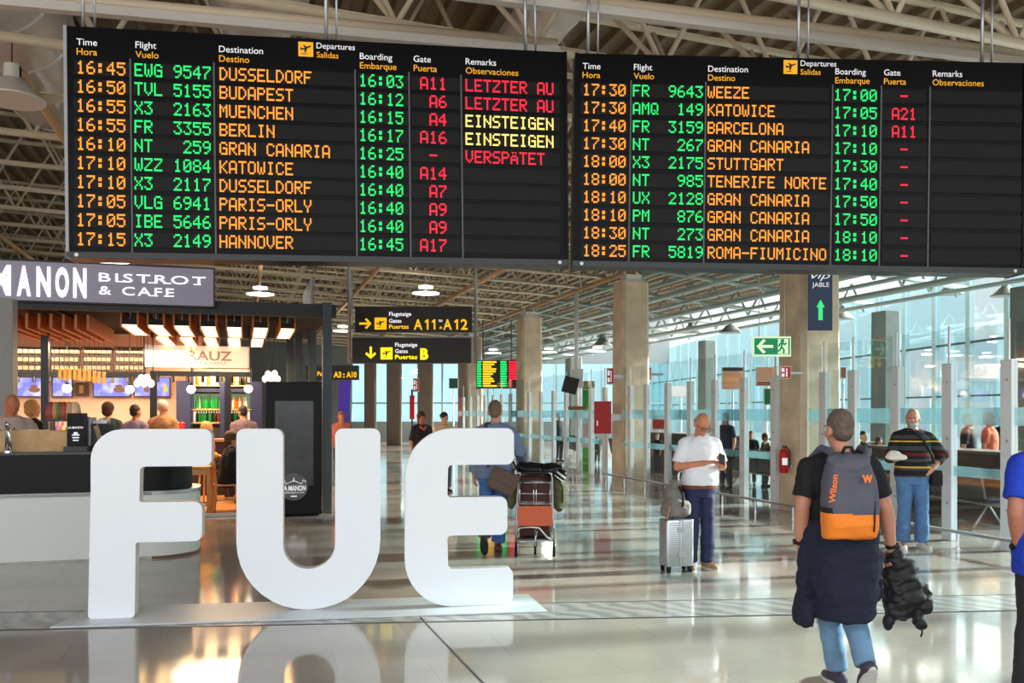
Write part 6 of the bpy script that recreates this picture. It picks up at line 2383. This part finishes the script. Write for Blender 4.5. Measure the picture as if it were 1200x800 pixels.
MB().lathe([(.17, .56), (.18, .57), (.18, .60), (.02, .60)], 20).build('seat', CHAIRW, st, smooth='auto')
for a in range(4):
    q_ = a * pi / 2 + .4
    MB().cyl((.18 * cos(q_), .18 * sin(q_), 0), (.13 * cos(q_), .13 * sin(q_), .56), .018, n=8).build('leg', CHAIRW, st, smooth=True)
far_person('person in black coat seated on the beech chair behind the letter U', 266, 512, bis(266, 15.98), 2.0, (24, 22, 24), (26, 26, 30), BROWN_HAIR, 'bushy', sleeve=1.8, z0=.03, seed=37, H=1.74, pose=sit_pose(.52), inf=.035, lean=.15)

# people and benches behind the glass
SEATM = mat('dark bench vinyl', (30, 34, 40), .5)
def bench(s, t, label, n=4, rz=0):
    rt = thing('waiting_bench', label, 'bench', bld(s, t, 0), BETA + rz)
    box(-.02, n * .6 + .02, .2, .26, .34, .40).build('beam', STEEL, rt)
    for k in range(n):
        MB().slab(rounded([(k * .6 + .03, 0, .04), (k * .6 + .57, 0, .04), (k * .6 + .57, .46, .04), (k * .6 + .03, .46, .04)], 4), .40, .46).build('seat', SEATM, rt, bevel=.01)
        b = MB().slab(rounded([(k * .6 + .03, 0, .02), (k * .6 + .57, 0, .02), (k * .6 + .57, .05, .02), (k * .6 + .03, .05, .02)], 4), 0, .46)
        b.xf(Matrix.Translation((0, .46, .46)) @ Matrix.Rotation(-.18, 4, 'X'))
        b.build('backrest', SEATM, rt, bevel=.01)
    for x in (.3, n * .6 - .3):
        MB().tube([(x - .02, .0, .02), (x, .23, .36), (x - .02, .48, .02)], .02, 8).build('leg', STEEL, rt, smooth=True)
    return rt
for k, (s, t) in enumerate(((10.6, 10.2), (10.8, 15.4), (11.0, 18.4), (11.0, 23.0), (11.2, 27.5))):
    bench(s, t, 'dark waiting bench behind the glass barrier, %s along from the blue shirt' % ORD[k], 5 if k < 2 else 4, 1.45)
bg = [(1012, 505, 16.5, (30, 30, 34), 'dark clothed person behind the glass at the walker\'s shoulder, left one'), (1030, 512, 17.5, (60, 44, 40), 'brown clothed person behind the glass between the walker and the bearded person'),
      (1135, 500, 15.9, (34, 34, 40), 'dark clothed person behind the glass right of the bearded person'), (1160, 502, 16.2, (206, 104, 70), 'person in orange behind the glass, right of the bearded person'),
      (1176, 502, 17.2, (40, 30, 30), 'dark clothed person behind the last white post near the blue shirt'),
      (850, 500, 20, (52, 44, 60), 'person behind the glass just right of the white-shirt person'), (880, 505, 21, (30, 30, 36), 'person in black behind the glass below the menu boards'), (897, 508, 20.5, (120, 96, 76), 'person in tan behind the glass left of the extinguisher'),
      (770, 508, 25, (36, 34, 40), 'person in dark clothes behind the glass left of the white-shirt person'), (700, 512, 30, (44, 44, 50), 'person behind the display stand by the second column'), (655, 500, 31, (50, 46, 52), 'person behind the far glass right of the trolley pusher')]
for k, (px, hy, Y, c, lab) in enumerate(bg):
    far_person(lab, px, hy, Y, random.uniform(-1.5, 1.5), c, (40, 40, 50), (DARK_HAIR, BROWN_HAIR, GREY_HAIR)[k % 3], ('short', 'long', 'short', 'bushy')[k % 4], seed=40 + k, H=1.68 if hy < 503 else None, pose=None)
# service desk with dark front behind the glass; yellow floor strips paint in reflections
for k, (s, t, L, lab) in enumerate(((11.0, 10.6, 3.2, 'dark wooden desk behind the glass near the edge of the view'), (11.75, 15.2, 3.0, 'dark desk behind the glass between the walker and the column'), (11.9, 20.4, 5.0, 'dark desk behind the glass beyond the white-shirt person'))):
    rt = thing('service_desk', lab, 'desk', bld(s, t, 0), BETA)
    DK = mat('dark desk wood', (54, 38, 32), .5)
    box(0, .6, 0, L, 0, 1.05).build('desk_body', DK, rt, bevel=.01)
    box(-.05, .65, -.03, L + .03, 1.05, 1.1).build('desk_top', mat('desk top', (86, 60, 48), .4), rt, bevel=.005)
YLINE = mat('yellow reflection strip', (226, 190, 30), .5)
for k, (pa, pb) in enumerate((((1128, 582), (1140, 603)), ((1157, 585), (1166, 608)), ((1100, 578), (1108, 596)), ((1125, 594), (1178, 602)), ((850, 560), (870, 561)), ((858, 550), (862, 558)))):
    A_ = at(pa[0], pa[1], CAMH * FPX / (pa[1] - HORY))
    B_ = at(pb[0], pb[1], CAMH * FPX / (pb[1] - HORY))
    D_ = (B_ - A_).normalized()
    N_ = Vector((-D_.y, D_.x, 0)) * .05
    o = MB().slab([tuple((A_ - N_)[:2]), tuple((B_ - N_)[:2]), tuple((B_ + N_)[:2]), tuple((A_ + N_)[:2])], .0008, .003).build('trim_%d' % (10 + k), YLINE)
    struct(o)
for o in list(COL.objects):
    clear(o)
bpy.data.scenes.remove(WORK)
